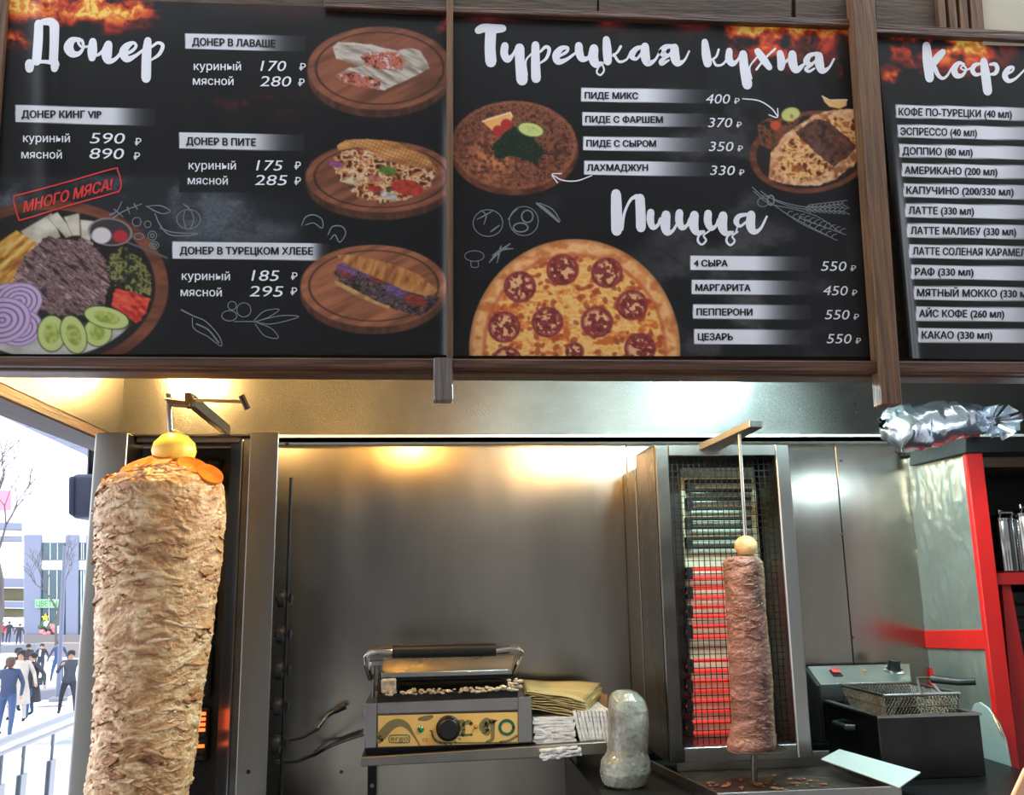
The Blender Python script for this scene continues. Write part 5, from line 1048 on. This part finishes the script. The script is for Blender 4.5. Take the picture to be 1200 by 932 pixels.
# basket
bk = thing('fry_basket', 'wire fry basket with a black handle resting on the fryer', 'basket', P(1060, 840, 2.35))
bz_ = zt+.045; x0, x1, y0, y1 = P(1036, 820, 2.24).x, P(1125, 819, 2.24).x, 2.24, 2.48; dz = .085
MB().tube([(x0, y0, bz_), (x1, y0, bz_), (x1, y1, bz_), (x0, y1, bz_), (x0, y0, bz_)], .0035, 8).build('rim_wire', M['steel'], bk)
for k, ((ax, ay), (bx2, by2), nn) in enumerate((((x0, y0), (x1, y0), 22), ((x1, y0), (x1, y1), 26), ((x1, y1), (x0, y1), 22), ((x0, y1), (x0, y0), 26))):
    ms = MB(); cx2, cy2 = (x0+x1)/2, (y0+y1)/2
    def pt(t, v): x, y = ax+(bx2-ax)*t, ay+(by2-ay)*t; s = 1-.10*v; return Vector((cx2+(x-cx2)*s, cy2+(y-cy2)*s, bz_-dz*v))
    for i in range(nn+1):
        for sg in (1, -1):
            t0, t1 = i/nn, i/nn+sg*7/nn; v1 = 1.0
            if t1 > 1: v1 = (1-t0)/(t1-t0); t1 = 1
            if t1 < 0: v1 = t0/(t0-t1); t1 = 0
            if v1 > .02: ms.tube([pt(t0, 0), pt(t1, v1)], .0011, 4, caps=False)
    for v in (.33, .66, 1.0): ms.tube([pt(0, v), pt(1, v)], .0013, 4)
    ms.build('mesh_side', M['steel_greasy'], bk, kind='stuff')
ms = MB()
for i in range(20): t = i/19; ms.tube([(x0+.01+(x1-x0-.02)*t, y0+.012, bz_-dz), (x0+.01+(x1-x0-.02)*t, y1-.012, bz_-dz)], .0011, 4); ms.tube([(x0+.01, y0+.012+(y1-y0-.024)*t, bz_-dz), (x1-.01, y0+.012+(y1-y0-.024)*t, bz_-dz)], .0011, 4)
ms.build('mesh_floor', M['steel_greasy'], bk, kind='stuff')
q0, q1 = P(1075, 819, 2.26), P(1088, 817, 2.30)
h0, h1 = P(1075, 795, 2.24), P(1089, 796, 2.26)
MB().tube([(q0.x, y0, bz_), h0, P(1090, 795, 2.2), P(1096, 797, 2.17)], .0032, 8).tube([(q1.x, y0, bz_), h1, P(1096, 798, 2.17)], .0032, 8).build('handle_wire', M['steel'], bk)
MB().tube([P(1092, 796, 2.17), P(1124, 799.5, 2.12), P(1143, 799, 2.10)], [.010, .0085, .0085], 10).build('handle_grip', M['black_plastic'], bk, smooth=60)
# ---------------------------------------------------------------- rack at the right
RXX = P(1129, 511, 2.40).x
rk = thing('storage_rack', 'foil covered storage rack edged with red tape at right', 'rack', (RXX+.15, 2.5, .75))
def side(px, py): return PX(px, py, RXX)
def EDG(py): return Vector((RXX, 2.398, P(1150, py, 2.398).z))
def foil_grid(tl, tr, br, bl, nu, nv, amp, seed, off=0.0, x=None):
    V = np.zeros((nv+1, nu+1, 3)); pts = [PX(*tl, RXX), EDG(tr[1]), EDG(br[1]), PX(*bl, RXX)]
    U, W = np.meshgrid(np.linspace(0, 1, nu+1), np.linspace(0, 1, nv+1))
    a, b, c, d = [np.array(p) for p in pts]
    V = (1-W)[..., None]*((1-U)[..., None]*a+U[..., None]*b)+W[..., None]*((1-U)[..., None]*d+U[..., None]*c)
    n1 = 1-np.abs(fbm(V[..., 1]*16+V[..., 2]*9, V[..., 2]*7-V[..., 1]*20, seed=seed, oct=4)-.5)*4; n2 = fbm(V[..., 1]*5, V[..., 2]*5, seed=seed+3, oct=2)-.5
    V[..., 0] -= off+amp*(n1*.5+.5)+amp*2*np.maximum(n2, 0); return V
MB().prism([EDG(514), side(1062, 538), side(1108, 945), EDG(945)], (.012, 0, 0)).build('side_board', M['black_metal'], rk)
grid_mesh('foil_cover', foil_grid((1060, 540), (1134, 512), (1169, 738), (1086, 739), 60, 130, .006, 5, .0005), M['foil'], rk, label='crumpled silver foil covering the side')
grid_mesh('foil_cover', foil_grid((1087, 758), (1174, 760), (1196, 945), (1106, 945), 60, 80, .0045, 9, .0005), M['foil'], rk, label='lower foil sheet of the rack side')
MB().prism([side(1084, 739), EDG(738), EDG(762), side(1087, 760)], (-.010, 0, 0)).build('red_tape_band', M['red_tape'], rk, bevel=.002)
for (a, b) in (((1060, 546), (1062.5, 562)), ((1066, 607), (1070, 628)), ((1072, 664), (1077, 690)), ((1090, 783), (1094, 805))):
    MB().prism([side(a[0]-1, a[1]), side(a[0]+4, a[1]), side(b[0]+4, b[1]), side(b[0]-1, b[1])], (-.006, 0, 0)).build('red_tape_piece', M['red_tape'], rk)
MB().hexa(quadbox((1129, 507), (1149, 508), (1201, 945), (1180, 945), 2.378, 2.399)).build('front_post', M['red_tape'], rk, bevel=.003)
MB().hexa(quadbox((1166, 672), (1330, 668), (1330, 684), (1168, 686), 2.39, 2.65)).build('shelf_board', M['red_dark'], rk, bevel=.002, label='dark red shelf board')
MB().hexa(quadbox((1174, 684), (1184, 684), (1232, 945), (1196, 945), 2.402, 2.415)).build('lower_upright', M['red_dark'], rk)
MB().hexa(quadbox((1145, 530), (1330, 528), (1330, 546), (1147, 548), 2.46, 2.66)).build('upper_board', mat('brown_board', (74, 56, 42), .5), rk, bevel=.002)
MB().hexa(quadbox((1132, 512), (1330, 512), (1330, 529), (1132, 531), 2.36, 2.66)).build('top_board', M['black_metal'], rk, bevel=.002)
# canisters on the red shelf
for i, (x, y0_, y1_, r) in enumerate(((1179, 606, 671, 14), (1205, 600, 671, 13))):
    d = 2.50; c0, c1 = P(x, y1_-.3, d), P(x, y0_, d); R_ = r/1050*d; h = c1.z-c0.z
    t = thing('steel_canister', ['polished steel canister on the red shelf, left of the pair', 'polished steel canister cut off by the right edge'][i], 'canister', c0, 'steel canisters on the red shelf')
    c0z = P(x, 671, 2.39).z+.003
    MB().lathe([(R_*.9, 0), (R_, .004), (R_*1.03, h*.9), (R_*.98, h*.93)], (c0.x, d, c0.z), 30).build('body', M['chrome'], t)
    MB().lathe([(R_*1.06, h*.93), (R_*1.06, h*.97), (R_*.7, h*1.03), (R_*.25, h*1.05), (R_*.22, h*1.12), (R_*.05, h*1.14)], (c0.x, d, c0.z), 30).build('lid', M['chrome'], t)
    MB().tube([(c0.x-R_*.55, d-R_*.8, c0.z+h*.97), (c0.x-R_*.55, d-R_*1.0, c0.z+h*1.07), (c0.x+R_*.55, d-R_*1.0, c0.z+h*1.07), (c0.x+R_*.55, d-R_*.8, c0.z+h*.97)], .003, 7).build('clasp', M['chrome'], t)
# dark crates under the shelf
for i, (ya, yb, lab) in enumerate(((694, 772, 'black plastic crate in dark wrap right under the red shelf'), (776, 842, 'black crate with a yellow label lower in the rack'), (848, 945, 'black crate lowest in the rack behind the red post'))):
    t = thing('dark_crate', lab, 'crate', P(1240, yb, 2.5), 'dark crates stored in the rack')
    for k in range(5):
        y = ya+(yb-ya)*k/5; MB().hexa(quadbox((1184+i*6, y), (1320, y), (1320, y+(yb-ya)/5-3), (1184+i*6, y+(yb-ya)/5-3), 2.46, 2.468)).build('slat', M['black_plastic'], t, bevel=.001)
    MB().hexa(quadbox((1184+i*6, ya), (1320, ya), (1320, yb), (1184+i*6, yb), 2.47, 2.63)).build('inner_box', M['film'] if i == 9 else M['black_metal'], t)
    if i == 1: MB().hexa(quadbox((1190, 780), (1214, 780), (1214, 787.5), (1190, 787.5), 2.455, 2.459)).build('yellow_label', mat('yellow_label', (214, 204, 40), .5), t, label='yellow label')
# oval lid leaning behind the fryer
t = thing('oval_board', 'pale oval board leaning against the rack behind the fryer', 'board', P(1160, 932, 2.33))
pts = [PX(a, b, RXX-.03) for a, b in ((1137, 834), (1141, 825), (1148, 823), (1158, 830), (1170, 848), (1178, 868), (1184, 900), (1186, 945), (1130, 945))]
MB().prism(pts, (.006, 0, 0)).build('board', mat('translucent_board', (176, 186, 178), .4, .1, var=.15, vscale=9), t, bevel=.002)
MB().tube([PX(1164, 838, RXX-.036), PX(1176, 866, RXX-.036)], .0022, 7).build('bright_edge', M['chrome'], t)
# ---------------------------------------------------------------- foil parcel on top of the rack
def crumple(name, V, m, parent, jit, seed, **tg):
    rg = np.random.default_rng(seed); V = V+rg.normal(0, jit, V.shape); return grid_mesh(name, V, m, parent, close=True, smooth=False, **tg)
fp = thing('foil_parcel', 'long crumpled foil parcel lying on top of the rack', 'foil parcel', P(1110, 530, 2.30))
prf = [(1034, 497, 8), (1040, 500, 20), (1052, 502, 31), (1066, 503, 30), (1082, 500, 28), (1100, 496, 26), (1118, 493, 23), (1135, 492, 21), (1148, 492, 18), (1158, 491, 12), (1166, 490, 8)]
N = 18; th = np.linspace(0, 2*PI, N, endpoint=False); rows = []
for k in range(34):
    s = k/33*(len(prf)-1); i = min(int(s), len(prf)-2); f = s-i; px, py, r = [prf[i][q]*(1-f)+prf[i+1][q]*f for q in range(3)]
    c = P(px, py, 2.27); R_ = r/1050*2.27
    rows.append([(c.x+.006*math.sin(5*t_+k*.6), 2.27+R_*.9*math.cos(t_)*(1+.10*math.sin(3*t_+k*.5)), c.z+R_*math.sin(t_)*(1+.08*math.sin(4*t_-k*.7))) for t_ in th])
crumple('parcel_body', np.array(rows), M['foil_bright'], fp, .0032, 4)
c = P(1166, 494, 2.25); b = MB(); rg = random.Random(12)
for i in range(15):
    a = 2*PI*i/15+rg.uniform(-.2, .2); L_ = rg.uniform(.045, .068); w_ = .35
    o1 = c+Vector((math.cos(a)*.012, 0, math.sin(a)*.012)); o2 = c+Vector((math.cos(a-w_)*L_*.8, rg.uniform(-.05, .0), math.sin(a-w_)*L_*.7)); o3 = c+Vector((math.cos(a)*L_, rg.uniform(-.04, .02), math.sin(a)*L_*.85)); o4 = c+Vector((math.cos(a+w_)*L_*.8, rg.uniform(-.05, .0), math.sin(a+w_)*L_*.7))
    b.add([o1, o2, o3, o4, o1+Vector((0, .002, 0)), o2+Vector((0, .002, 0)), o3+Vector((0, .002, 0)), o4+Vector((0, .002, 0))], [(0, 1, 2), (0, 2, 3), (4, 6, 5), (4, 7, 6), (0, 4, 5, 1), (1, 5, 6, 2), (2, 6, 7, 3), (3, 7, 4, 0)])
b.build('twisted_end', M['foil_bright'], fp, smooth=1, label='flower-like twisted foil end')
# peach coloured board standing in for a blurred hand near the viewer
o = MB().prism([P(1182, 945, 1.6), P(1202, 902, 1.6), P(1260, 860, 1.6), P(1260, 945, 1.6)], (0, .01, 0)).build('peach_stand_in', mat('peach_stand_in', (228, 172, 130), .7), bevel=.002); named(o, 'peach coloured stand-in for a blurred hand in the lower right corner', 'board')
named(MB().box((1.3, 1.55, 0), (1.72, 1.72, .96)).build('low_cabinet', M['black_metal'], bevel=.003), 'black cabinet out of view under the peach stand-in', 'cabinet')
# ---------------------------------------------------------------- outside: plaza, building, people, trees, railing
M['paving'] = mat('pale_paving', (206, 206, 210), .8, 0, var=.12, vscale=.6)
M['paving_grey'] = mat('grey_kerb', (108, 110, 120), .8)
prof = [(2.0, -2.1), (22, -2.17), (27, -2.35), (42, -3.1), (56, -4.15), (77, -4.0), (130, -4.0)]
def gz(d): return float(np.interp(d, [p[0] for p in prof], [p[1] for p in prof]))
b = MB()
for (d0, z0_), (d1, z1_) in zip(prof[:-1], prof[1:]):
    b.add([(-60, d0, z0_), (-1.78 if d0 < 5 else 20, d0, z0_), (-1.78 if d0 < 5 else 20, d1, z1_), (-60, d1, z1_)], [(0, 1, 2, 3)])
b.add([(-60, -14, -2.1), (30, -14, -2.1), (30, 2, -2.1), (-60, 2, -2.1)], [(0, 1, 2, 3)])
b.build('floor_plaza', M['paving'], kind='structure')
# building across the plaza
BD = 84.0
M['pier'] = mat('lavender_grey_cladding', (112, 117, 138), .6, 0, var=.08, vscale=.3); M['white_clad'] = mat('white_cladding', (236, 238, 242), .7)
M['glass_far'] = mat('shop_glass', (72, 92, 102), .15, .3, var=.3, vscale=.3); M['olive_band'] = mat('olive_band', (92, 86, 60), .7, var=.3, vscale=.4)
bd = thing('shop_building', 'pale two storey shop building across the plaza with flower shop window', 'building', P(60, 753, BD))
for a, b_ in ((28, 48), (77, 92), (101, 112)): MB().hexa(quadbox((a, 627), (b_, 627), (b_-1, 754), (a, 754), BD, BD+.8)).build('pier', M['pier'], bd)
MB().hexa(quadbox((26, 600), (150, 600), (150, 636), (26, 636), BD+.3, BD+1)).build('parapet', M['white_clad'], bd)
MB().hexa(quadbox((26, 657), (150, 657), (150, 668), (26, 668), BD+.2, BD+1)).build('white_band', M['white_clad'], bd)
for a, b_, c, d in ((50, 76, 637, 656), (93, 100, 637, 656), (48, 76, 669, 751), (92, 101, 669, 751)):
    f = MB().hexa(quadbox((a-1.2, c-1), (b_+1.2, c-1), (b_+1.2, d+1), (a-1.2, d+1), BD+.35, BD+.5)).build('window', M['pier'], bd)
    MB().hexa(quadbox((a, c), (b_, c), (b_, d), (a, d), BD+.25, BD+.34)).build('pane', M['glass_far'], f)
    for k in range(1, 3):
        x = a+(b_-a)*k/3; MB().hexa(quadbox((x-.3, c), (x+.3, c), (x+.3, d), (x-.3, d), BD+.18, BD+.24)).build('mullion', M['white_clad'], f)
MB().hexa(quadbox((28, 744), (150, 744), (150, 757), (28, 757), BD-.3, BD-.02)).build('plinth', mat('dark_plinth', (110, 104, 104), .7), bd)
sg = MB().hexa(quadbox((41, 702.5), (69, 702.5), (69, 712.5), (41, 712.5), BD-.2, BD+.05)).build('shop_sign', mat('sign_white_green', (130, 170, 135), .5), bd, label='shop sign with green letters')
flat_text('sign_lettering', 'ЦВЕТЫ', 42.5, 67, 710.7, 6.6, BD-.22, mat('green_letters', (16, 110, 44), .5), sg, bold=.05)
rg = random.Random(2)
for i in range(26):
    p_ = P(rg.uniform(46, 68), rg.uniform(729, 745), BD+.1); s = rg.uniform(.18, .34); col = rg.choice(('leaf', 'leaf', 'white_clad', 'leaf2'))
    if col == 'leaf' and 'leaf' not in M: M['leaf'] = mat('display_leaves', (60, 92, 66), .6); M['leaf2'] = mat('display_flowers', (190, 120, 130), .6)
    elif col == 'leaf2' and 'leaf2' not in M: M['leaf'] = mat('display_leaves', (60, 92, 66), .6); M['leaf2'] = mat('display_flowers', (190, 120, 130), .6)
    MB().ball(p_, s, 7, 5).build('flower_bunch', M[col], bd)
c = P(53, 724, BD+.05); b = MB(); ptsS = []
for i in range(10):
    a = PI/2+2*PI*i/10; r = .36 if i % 2 == 0 else .16; ptsS.append(c+Vector((r*math.cos(a), 0, r*math.sin(a))))
b.prism(ptsS, (0, .08, 0)).build('yellow_star', mat('yellow_star', (240, 216, 40), .5), bd, label='yellow star in the shop window')
# building at far left
lt = thing('far_building', 'pale building with olive floors and a pink sign at the left edge', 'building', P(5, 752, 95))
for c, d, m_ in ((560, 612, 'white_clad'), (612, 620, 'pier'), (621, 628, 'white_clad'), (629, 634, 'pier'), (635, 676, 'white_clad'), (677, 688, 'pier'), (689, 704, 'olive_band'), (705, 712, 'pier'), (713, 722, 'olive_band'), (723, 734, 'white_clad'), (735, 752, 'pier')):
    MB().hexa(quadbox((-60, c), (27, c+1), (27, d+1), (-60, d), 95+(.4 if m_ == 'olive_band' else 0), 97)).build('storey_band', M[m_], lt)
MB().hexa(quadbox((-30, 575), (11, 575), (11, 598), (-30, 598), 94.6, 94.9)).build('pink_sign', mat('pink_sign', (240, 120, 140), .6), lt, label='pink sign')
# neighbouring soffit
sf = thing('canopy_soffit', 'pale lavender panelled canopy above the plaza at upper left', 'canopy', (-8, 19, CZ+3.2))
hS = CZ+3.0
def onz(px, py, z): v = M3 @ Vector((px-CX, -(py-CY), -F)); return Vector((0, 0, CZ))+v*((z-CZ)/v.z)
e0, e1 = onz(-40, 469, hS), onz(112, 539, hS)
dr = (e1-e0).normalized(); sdv = Vector((dr.y, -dr.x, 0)); LN = (e1-e0).length*1.6
M['soffit'] = mat('lavender_soffit', (122, 127, 152), .5, 0, var=.06, vscale=.5)
for i in range(9):
    for j in range(3):
        a = e0+dr*(LN*i/9+.02)+sdv*(j*2.1+.02); c_ = dr*(LN/9-.05); s_ = sdv*2.05; MB().prism([a, a+c_, a+c_+s_, a+s_], (0, 0, .05)).build('soffit_panel', M['soffit'], sf)
MB().prism([e0+Vector((0, 0, .06)), e0+dr*LN+Vector((0, 0, .06)), e0+dr*LN+sdv*6.3+Vector((0, 0, .06)), e0+sdv*6.3+Vector((0, 0, .06))], (0, 0, .2)).build('soffit_slab', M['soffit'], sf)
MB().prism([e0, e0+dr*LN, e0+dr*LN-sdv*.08, e0-sdv*.08], (0, 0, .3)).build('soffit_edge', M['white_clad'], sf)
# loudspeaker under the kiosk eave
spd = 3.6; q = P(96, 581, spd); t = thing('loudspeaker', 'dark loudspeaker hanging outside left of the burner', 'speaker', q)
MB().hexa(quadbox((83, 555), (124, 555), (124, 606), (82, 608), spd, spd+.2)).build('cabinet', mat('speaker_grey', (56, 60, 84), .6), t, bevel=.02, segs=4)
MB().hexa(quadbox((79.5, 559), (86, 557), (85, 606), (79, 602), spd-.01, spd+.18)).build('grille', mat('speaker_grille', (56, 60, 88), .8, 0, bump=.4, bscale=120), t, bevel=.01, segs=3)
MB().tube([P(106, 570, spd+.1), P(108, 520, spd), (XL-.06, DW+.045, ZL+.06)], .015, 8).build('hanger', M['black_metal'], t)
# railing
rlx = -1.72; zr = 1.02
rl = thing('glass_railing', 'steel railing with slim posts at the lower left, edge of the platform', 'railing', (rlx, 3, 0))
ry0, ry1 = 2.2, 7.0; M['rail'] = mat('rail_steel', (104, 108, 118), .4, .3)
ht = PX(0, 870, rlx).z; h2 = PX(0, 884, rlx).z; ds = PX(0, 870, rlx).y
MB().tube([(rlx, ry0, ht), (rlx, ry1, ht)], .015, 10).build('top_rail', M['rail'], rl)
MB().tube([(rlx, ry0, h2), (rlx, ry1, h2)], .009, 10).build('lower_rail', M['rail'], rl)
for px, w_ in ((2, .016), (28, .02), (62, .016), (90, .016)):
    y = PX(px, 888-px*.35, rlx).y
    po = MB().box((rlx-.012, y-.03, 0), (rlx+.012, y+.03, h2-.12)).build('post', M['rail'], rl, bevel=.003)
    MB().tube([(rlx, y, h2-.13), (rlx, y, h2)], .008, 8).build('post_pin', M['rail'], po)
gl = mat('railing_glass', (225, 235, 238), .03, 0, trans=1.0, ior=1.05)
MB().box((rlx-.004, ry0, .10), (rlx+.004, ry1, h2-.05)).build('glass_pane', gl, rl)
# kerbs and low walls
for i, (q_, d, lab) in enumerate((([(34, 811), (80, 806), (80, 817), (34, 823)], 37, 'low grey planter wall behind the walking people'), ([(0, 757), (42, 755), (42, 764), (0, 766)], 66, 'long low kerb behind the distant walkers'), ([(44, 754), (100, 754), (100, 772), (44, 768)], 74, 'dark low wall in front of the flower shop'))):
    named(MB().hexa(quadbox(*q_, d, d+1.2)).build('low_wall', M['paving_grey'] if i != 2 else mat('dark_low_wall', (126, 118, 118), .8), bevel=.03), lab, 'wall')
# lamp pole
pd = 33; t = thing('light_pole', 'slim grey pole between the walkers on the plaza', 'pole', P(69, 818, pd))
MB().tube([P(68, 820, pd), P(76, 640, pd)], [.085, .06], 10).build('shaft', mat('pole_grey', (96, 102, 122), .5, .3), t)
MB().lathe([(.3, 0), (.3, .1), (.17, .16)], P(68, 822, pd), 12).build('foot', M['paving_grey'], t)
# bare trees
def tree(label, base_, height, seed, spread=.5, depth=6):
    rg = random.Random(seed); b = MB(); br_ = MB()
    t = thing('bare_tree', label, 'tree', base_, 'bare trees on the plaza')
    def grow(p_, d_, L_, r, k, tgt):
        q_ = p_+d_*L_; mid = (p_+q_)/2+Vector((rg.uniform(-1, 1), 0, rg.uniform(-1, 1)))*L_*.05
        tgt.tube([p_, mid, q_], [r, r*.85, r*.7], 5, caps=False)
        if k == 0: return
        for i in range(rg.choice((2, 3))):
            nd_ = (d_+Vector((rg.uniform(-spread, spread)*1.5, rg.uniform(-spread, spread), rg.uniform(-.1, .5)))).normalized(); grow(q_, nd_, L_*rg.uniform(.6, .82), r*.62, k-1, br_)
    grow(Vector(base_), Vector((rg.uniform(-.05, .05), 0, 1)), height*.28, height*.014, depth, b)
    mt = mat('grey_bark', (84, 78, 80), .8) if 'bark' not in M else M['bark']; M['bark'] = mt
    b.build('trunk', mt, t); br_.build('branches', mt, t, kind='stuff')
tree('bare winter tree in front of the flower shop', P(66, 757, 70), 8.6, 4)
tree('tall bare winter tree at the left edge of the view', P(-6, 800, 40), 11.0, 9, .45, 7)
# people
SK = mat('skin', (176, 130, 106), .6)
def cloth(n, c): return mat(n, c, .8, 0, var=.15, vscale=6)
CL = dict(navy=cloth('navy_cloth', (52, 62, 92)), black=cloth('black_cloth', (44, 44, 54)), grey=cloth('grey_cloth', (66, 70, 80)), cream=cloth('cream_cloth', (176, 168, 158)), jeans=cloth('blue_denim', (58, 78, 118)),
          red=cloth('red_cloth', (214, 40, 50)), blue=cloth('blue_cloth', (50, 68, 108)), dark=cloth('dark_trousers', (50, 50, 60)), brown=cloth('brown_hair', (86, 62, 54)), hair=cloth('dark_hair', (40, 34, 36)), white=cloth('white_shirt', (230, 230, 234)), shoe=cloth('dark_shoes', (30, 30, 34)))
def person(px, feet, d, label, top, legs, hair='hair', coat=None, face=0.0, stride=.25, arm=.25, h=1.72, bag=False, shirt=False, longhair=False, phone=False):
    base_ = P(px, feet, d); s = h/1.72
    t = thing('person', label, 'person', base_, 'people walking on the plaza')
    J = {}; E = []
    def j(n, x, y, z, r): J[n] = (Vector((x, y, z))*s, r*s)
    st = stride
    j('pelvis', 0, 0, .93, .15); j('belly', 0, 0, 1.08, .14); j('chest', 0, .01, 1.30, .165); j('neck0', 0, .01, 1.45, .075); j('neck', 0, 0, 1.50, .058); j('head', 0, -.01, 1.585, .088); j('crown', 0, 0, 1.66, .078)
    E += [('pelvis', 'belly'), ('belly', 'chest'), ('chest', 'neck0'), ('neck0', 'neck'), ('neck', 'head'), ('head', 'crown')]
    for sg, L in ((-1, 'l'), (1, 'r')):
        f = st*sg
        j('hip'+L, .10*sg, 0, .88, .105); j('knee'+L, .11*sg+f*.25, -f*.5, .50, .068); j('ank'+L, .11*sg+f*.4, -f*.55+(.12 if f*1 < 0 else 0), .09, .045); j('toe'+L, .115*sg+f*.4, -f*.55-.15+(.12 if f < 0 else 0), .045, .04)
        j('sh'+L, .19*sg, .01, 1.40, .07); j('el'+L, .26*sg+arm*.25*sg, .05*sg, 1.13, .05)
        if phone and sg < 0: j('wr'+L, .20*sg, -.22, 1.34, .036); j('ha'+L, .14*sg, -.26, 1.42, .036)
        else: j('wr'+L, .28*sg+arm*.5*sg, -.12*sg, .90, .036); j('ha'+L, .28*sg+arm*.6*sg, -.15*sg, .81, .036)
        E += [('pelvis', 'hip'+L), ('hip'+L, 'knee'+L), ('knee'+L, 'ank'+L), ('ank'+L, 'toe'+L), ('chest', 'sh'+L), ('sh'+L, 'el'+L), ('el'+L, 'wr'+L), ('wr'+L, 'ha'+L)]
    ks = list(J); me = bpy.data.meshes.new('body'); me.from_pydata([J[k][0] for k in ks], [(ks.index(a), ks.index(b)) for a, b in E], [])
    o = bpy.data.objects.new('body', me); C.objects.link(o); md = o.modifiers.new('skin', 'SKIN'); md.use_smooth_shade = True
    for i, k in enumerate(ks): me.skin_vertices[0].data[i].radius = (J[k][1], J[k][1]); me.skin_vertices[0].data[i].use_root = (k == 'pelvis')
    o.modifiers.new('sub', 'SUBSURF').levels = 1
    dg = bpy.context.evaluated_depsgraph_get(); dg.update(); bm_ = bpy.data.meshes.new_from_object(o.evaluated_get(dg)); bpy.data.objects.remove(o); 
    for m_ in (SK, CL[top], CL[legs], CL['shoe']): bm_.materials.append(m_)
    for pl in bm_.polygons:
        c_ = pl.center/s; hand = abs(c_.x) > .2 and c_.z < .9 and c_.z > .7 and abs(c_.x) > .25
        pl.material_index = 0 if c_.z > 1.475 or hand or (phone and c_.z > 1.34 and c_.y < -.2) else 1 if c_.z > .90 or abs(c_.x) > .23 and c_.z > .7 else 2 if c_.z > .10 else 3
    bm_.shade_smooth(); body = link('body', bm_, t); body.rotation_euler = (0, 0, face)
    def ch(b, n, m_): q_ = b.build(n, m_, None); q_.parent = t; q_.rotation_euler = (0, 0, face); return q_
    ch(MB().lathe([(.05*s, 1.50*s if longhair else 1.57*s), (.100*s, 1.57*s), (.106*s, 1.64*s), (.09*s, 1.70*s), (.04*s, 1.725*s)], (0, .028*s, 0), 12), 'hair', CL[hair])
    fc = MB().ball((-.032*s, -.088*s, 1.60*s), .011*s, 6, 4).ball((.032*s, -.088*s, 1.60*s), .011*s, 6, 4); ch(fc, 'eyes', CL['shoe'])
    ch(MB().ball((0, -.10*s, 1.575*s), (.014*s, .02*s, .022*s), 6, 4), 'nose', SK)
    if coat: ch(MB().lathe([(.30*s, .42*s if coat != 'short' else .8*s), (.26*s, .7*s if coat != 'short' else .85*s), (.19*s, 1.05*s), (.215*s, 1.28*s), (.17*s, 1.42*s), (.07*s, 1.47*s)], (0, 0, 0), 16), 'coat', CL[top])
    if shirt: ch(MB().box((-.04*s, -.19*s, 1.1*s), (.04*s, -.14*s, 1.42*s)), 'shirt_front', CL['white'])
    if bag: ch(MB().box((.22*s, -.12*s, .85*s), (.30*s, .14*s, 1.05*s)), 'shoulder_bag', CL['grey'])
    return t
def D(h_px, h=1.72): return F*h/h_px
PEOPLE = [(5, 864, D(82), 'person in navy puffer jacket and blue jeans seen from behind, lower left', dict(top='navy', legs='jeans', hair='brown', face=PI, longhair=True, arm=.1)),
          (18, 846, D(74), 'person in a long cream coat walking toward the camera', dict(top='cream', legs='cream', coat='long', face=.2, longhair=True)),
          (32, 842, D(68), 'person striding in a long dark coat with arm swung out', dict(top='black', legs='jeans', coat='long', face=-.5, stride=.5, arm=.8, bag=True)),
          (78, 838, D(67), 'person in a dark grey jacket holding a hand to the ear beside the pole', dict(top='grey', legs='dark', face=.3, phone=True)),
          (16, 834, D(66), 'person half hidden behind the cream coat', dict(top='black', legs='dark', face=PI)),
          (30, 801, D(41), 'person in a black coat seen from behind in the middle distance', dict(top='black', legs='dark', coat='short', face=PI)),
          (46, 795, D(36), 'person in dark suit jacket and white shirt in the middle distance', dict(top='black', legs='dark', shirt=True)),
          (66, 799, D(43), 'person in a blue jacket and jeans left of the pole', dict(top='blue', legs='jeans', face=.4)),
          (21, 758, D(24), 'distant person in dark clothes walking left past the kerb', dict(top='black', legs='dark', stride=.5)),
          (9, 754, D(23), 'distant person in a dark jacket beside the red one', dict(top='black', legs='dark', face=PI)),
          (1, 754, D(22), 'distant person in a red jacket at the left edge', dict(top='red', legs='dark'))]
for px, fy_, d, lab, kw in PEOPLE: person(px, fy_, d, lab, **kw)
# ---------------------------------------------------------------- behind the viewer: unseen street front and roof added to block sky and fill reflections
ob = MB().box((-14, -7.0, -2), (16, -6.6, 9)).build('wall_opposite_added', mat('added_facade', (170, 166, 160), .85, var=.3, vscale=.4), kind='structure')
for i in range(6):
    x = -11+i*4.4; MB().box((x, -6.62, .4), (x+2.6, -6.55, 3.0)).build('added_dark_pane', mat('added_pane_tone_%d' % i, (60, 58, 60), .3), ob)  # dark panes on the added front, never in view
MB().box((-3.6, -6.6, 3.6), (16, .9, 3.75)).build('ceiling_sky_blocker', mat('sky_blocker_roof', (150, 146, 140), .8), kind='structure')  # added roof keeps sky off the posters and steel
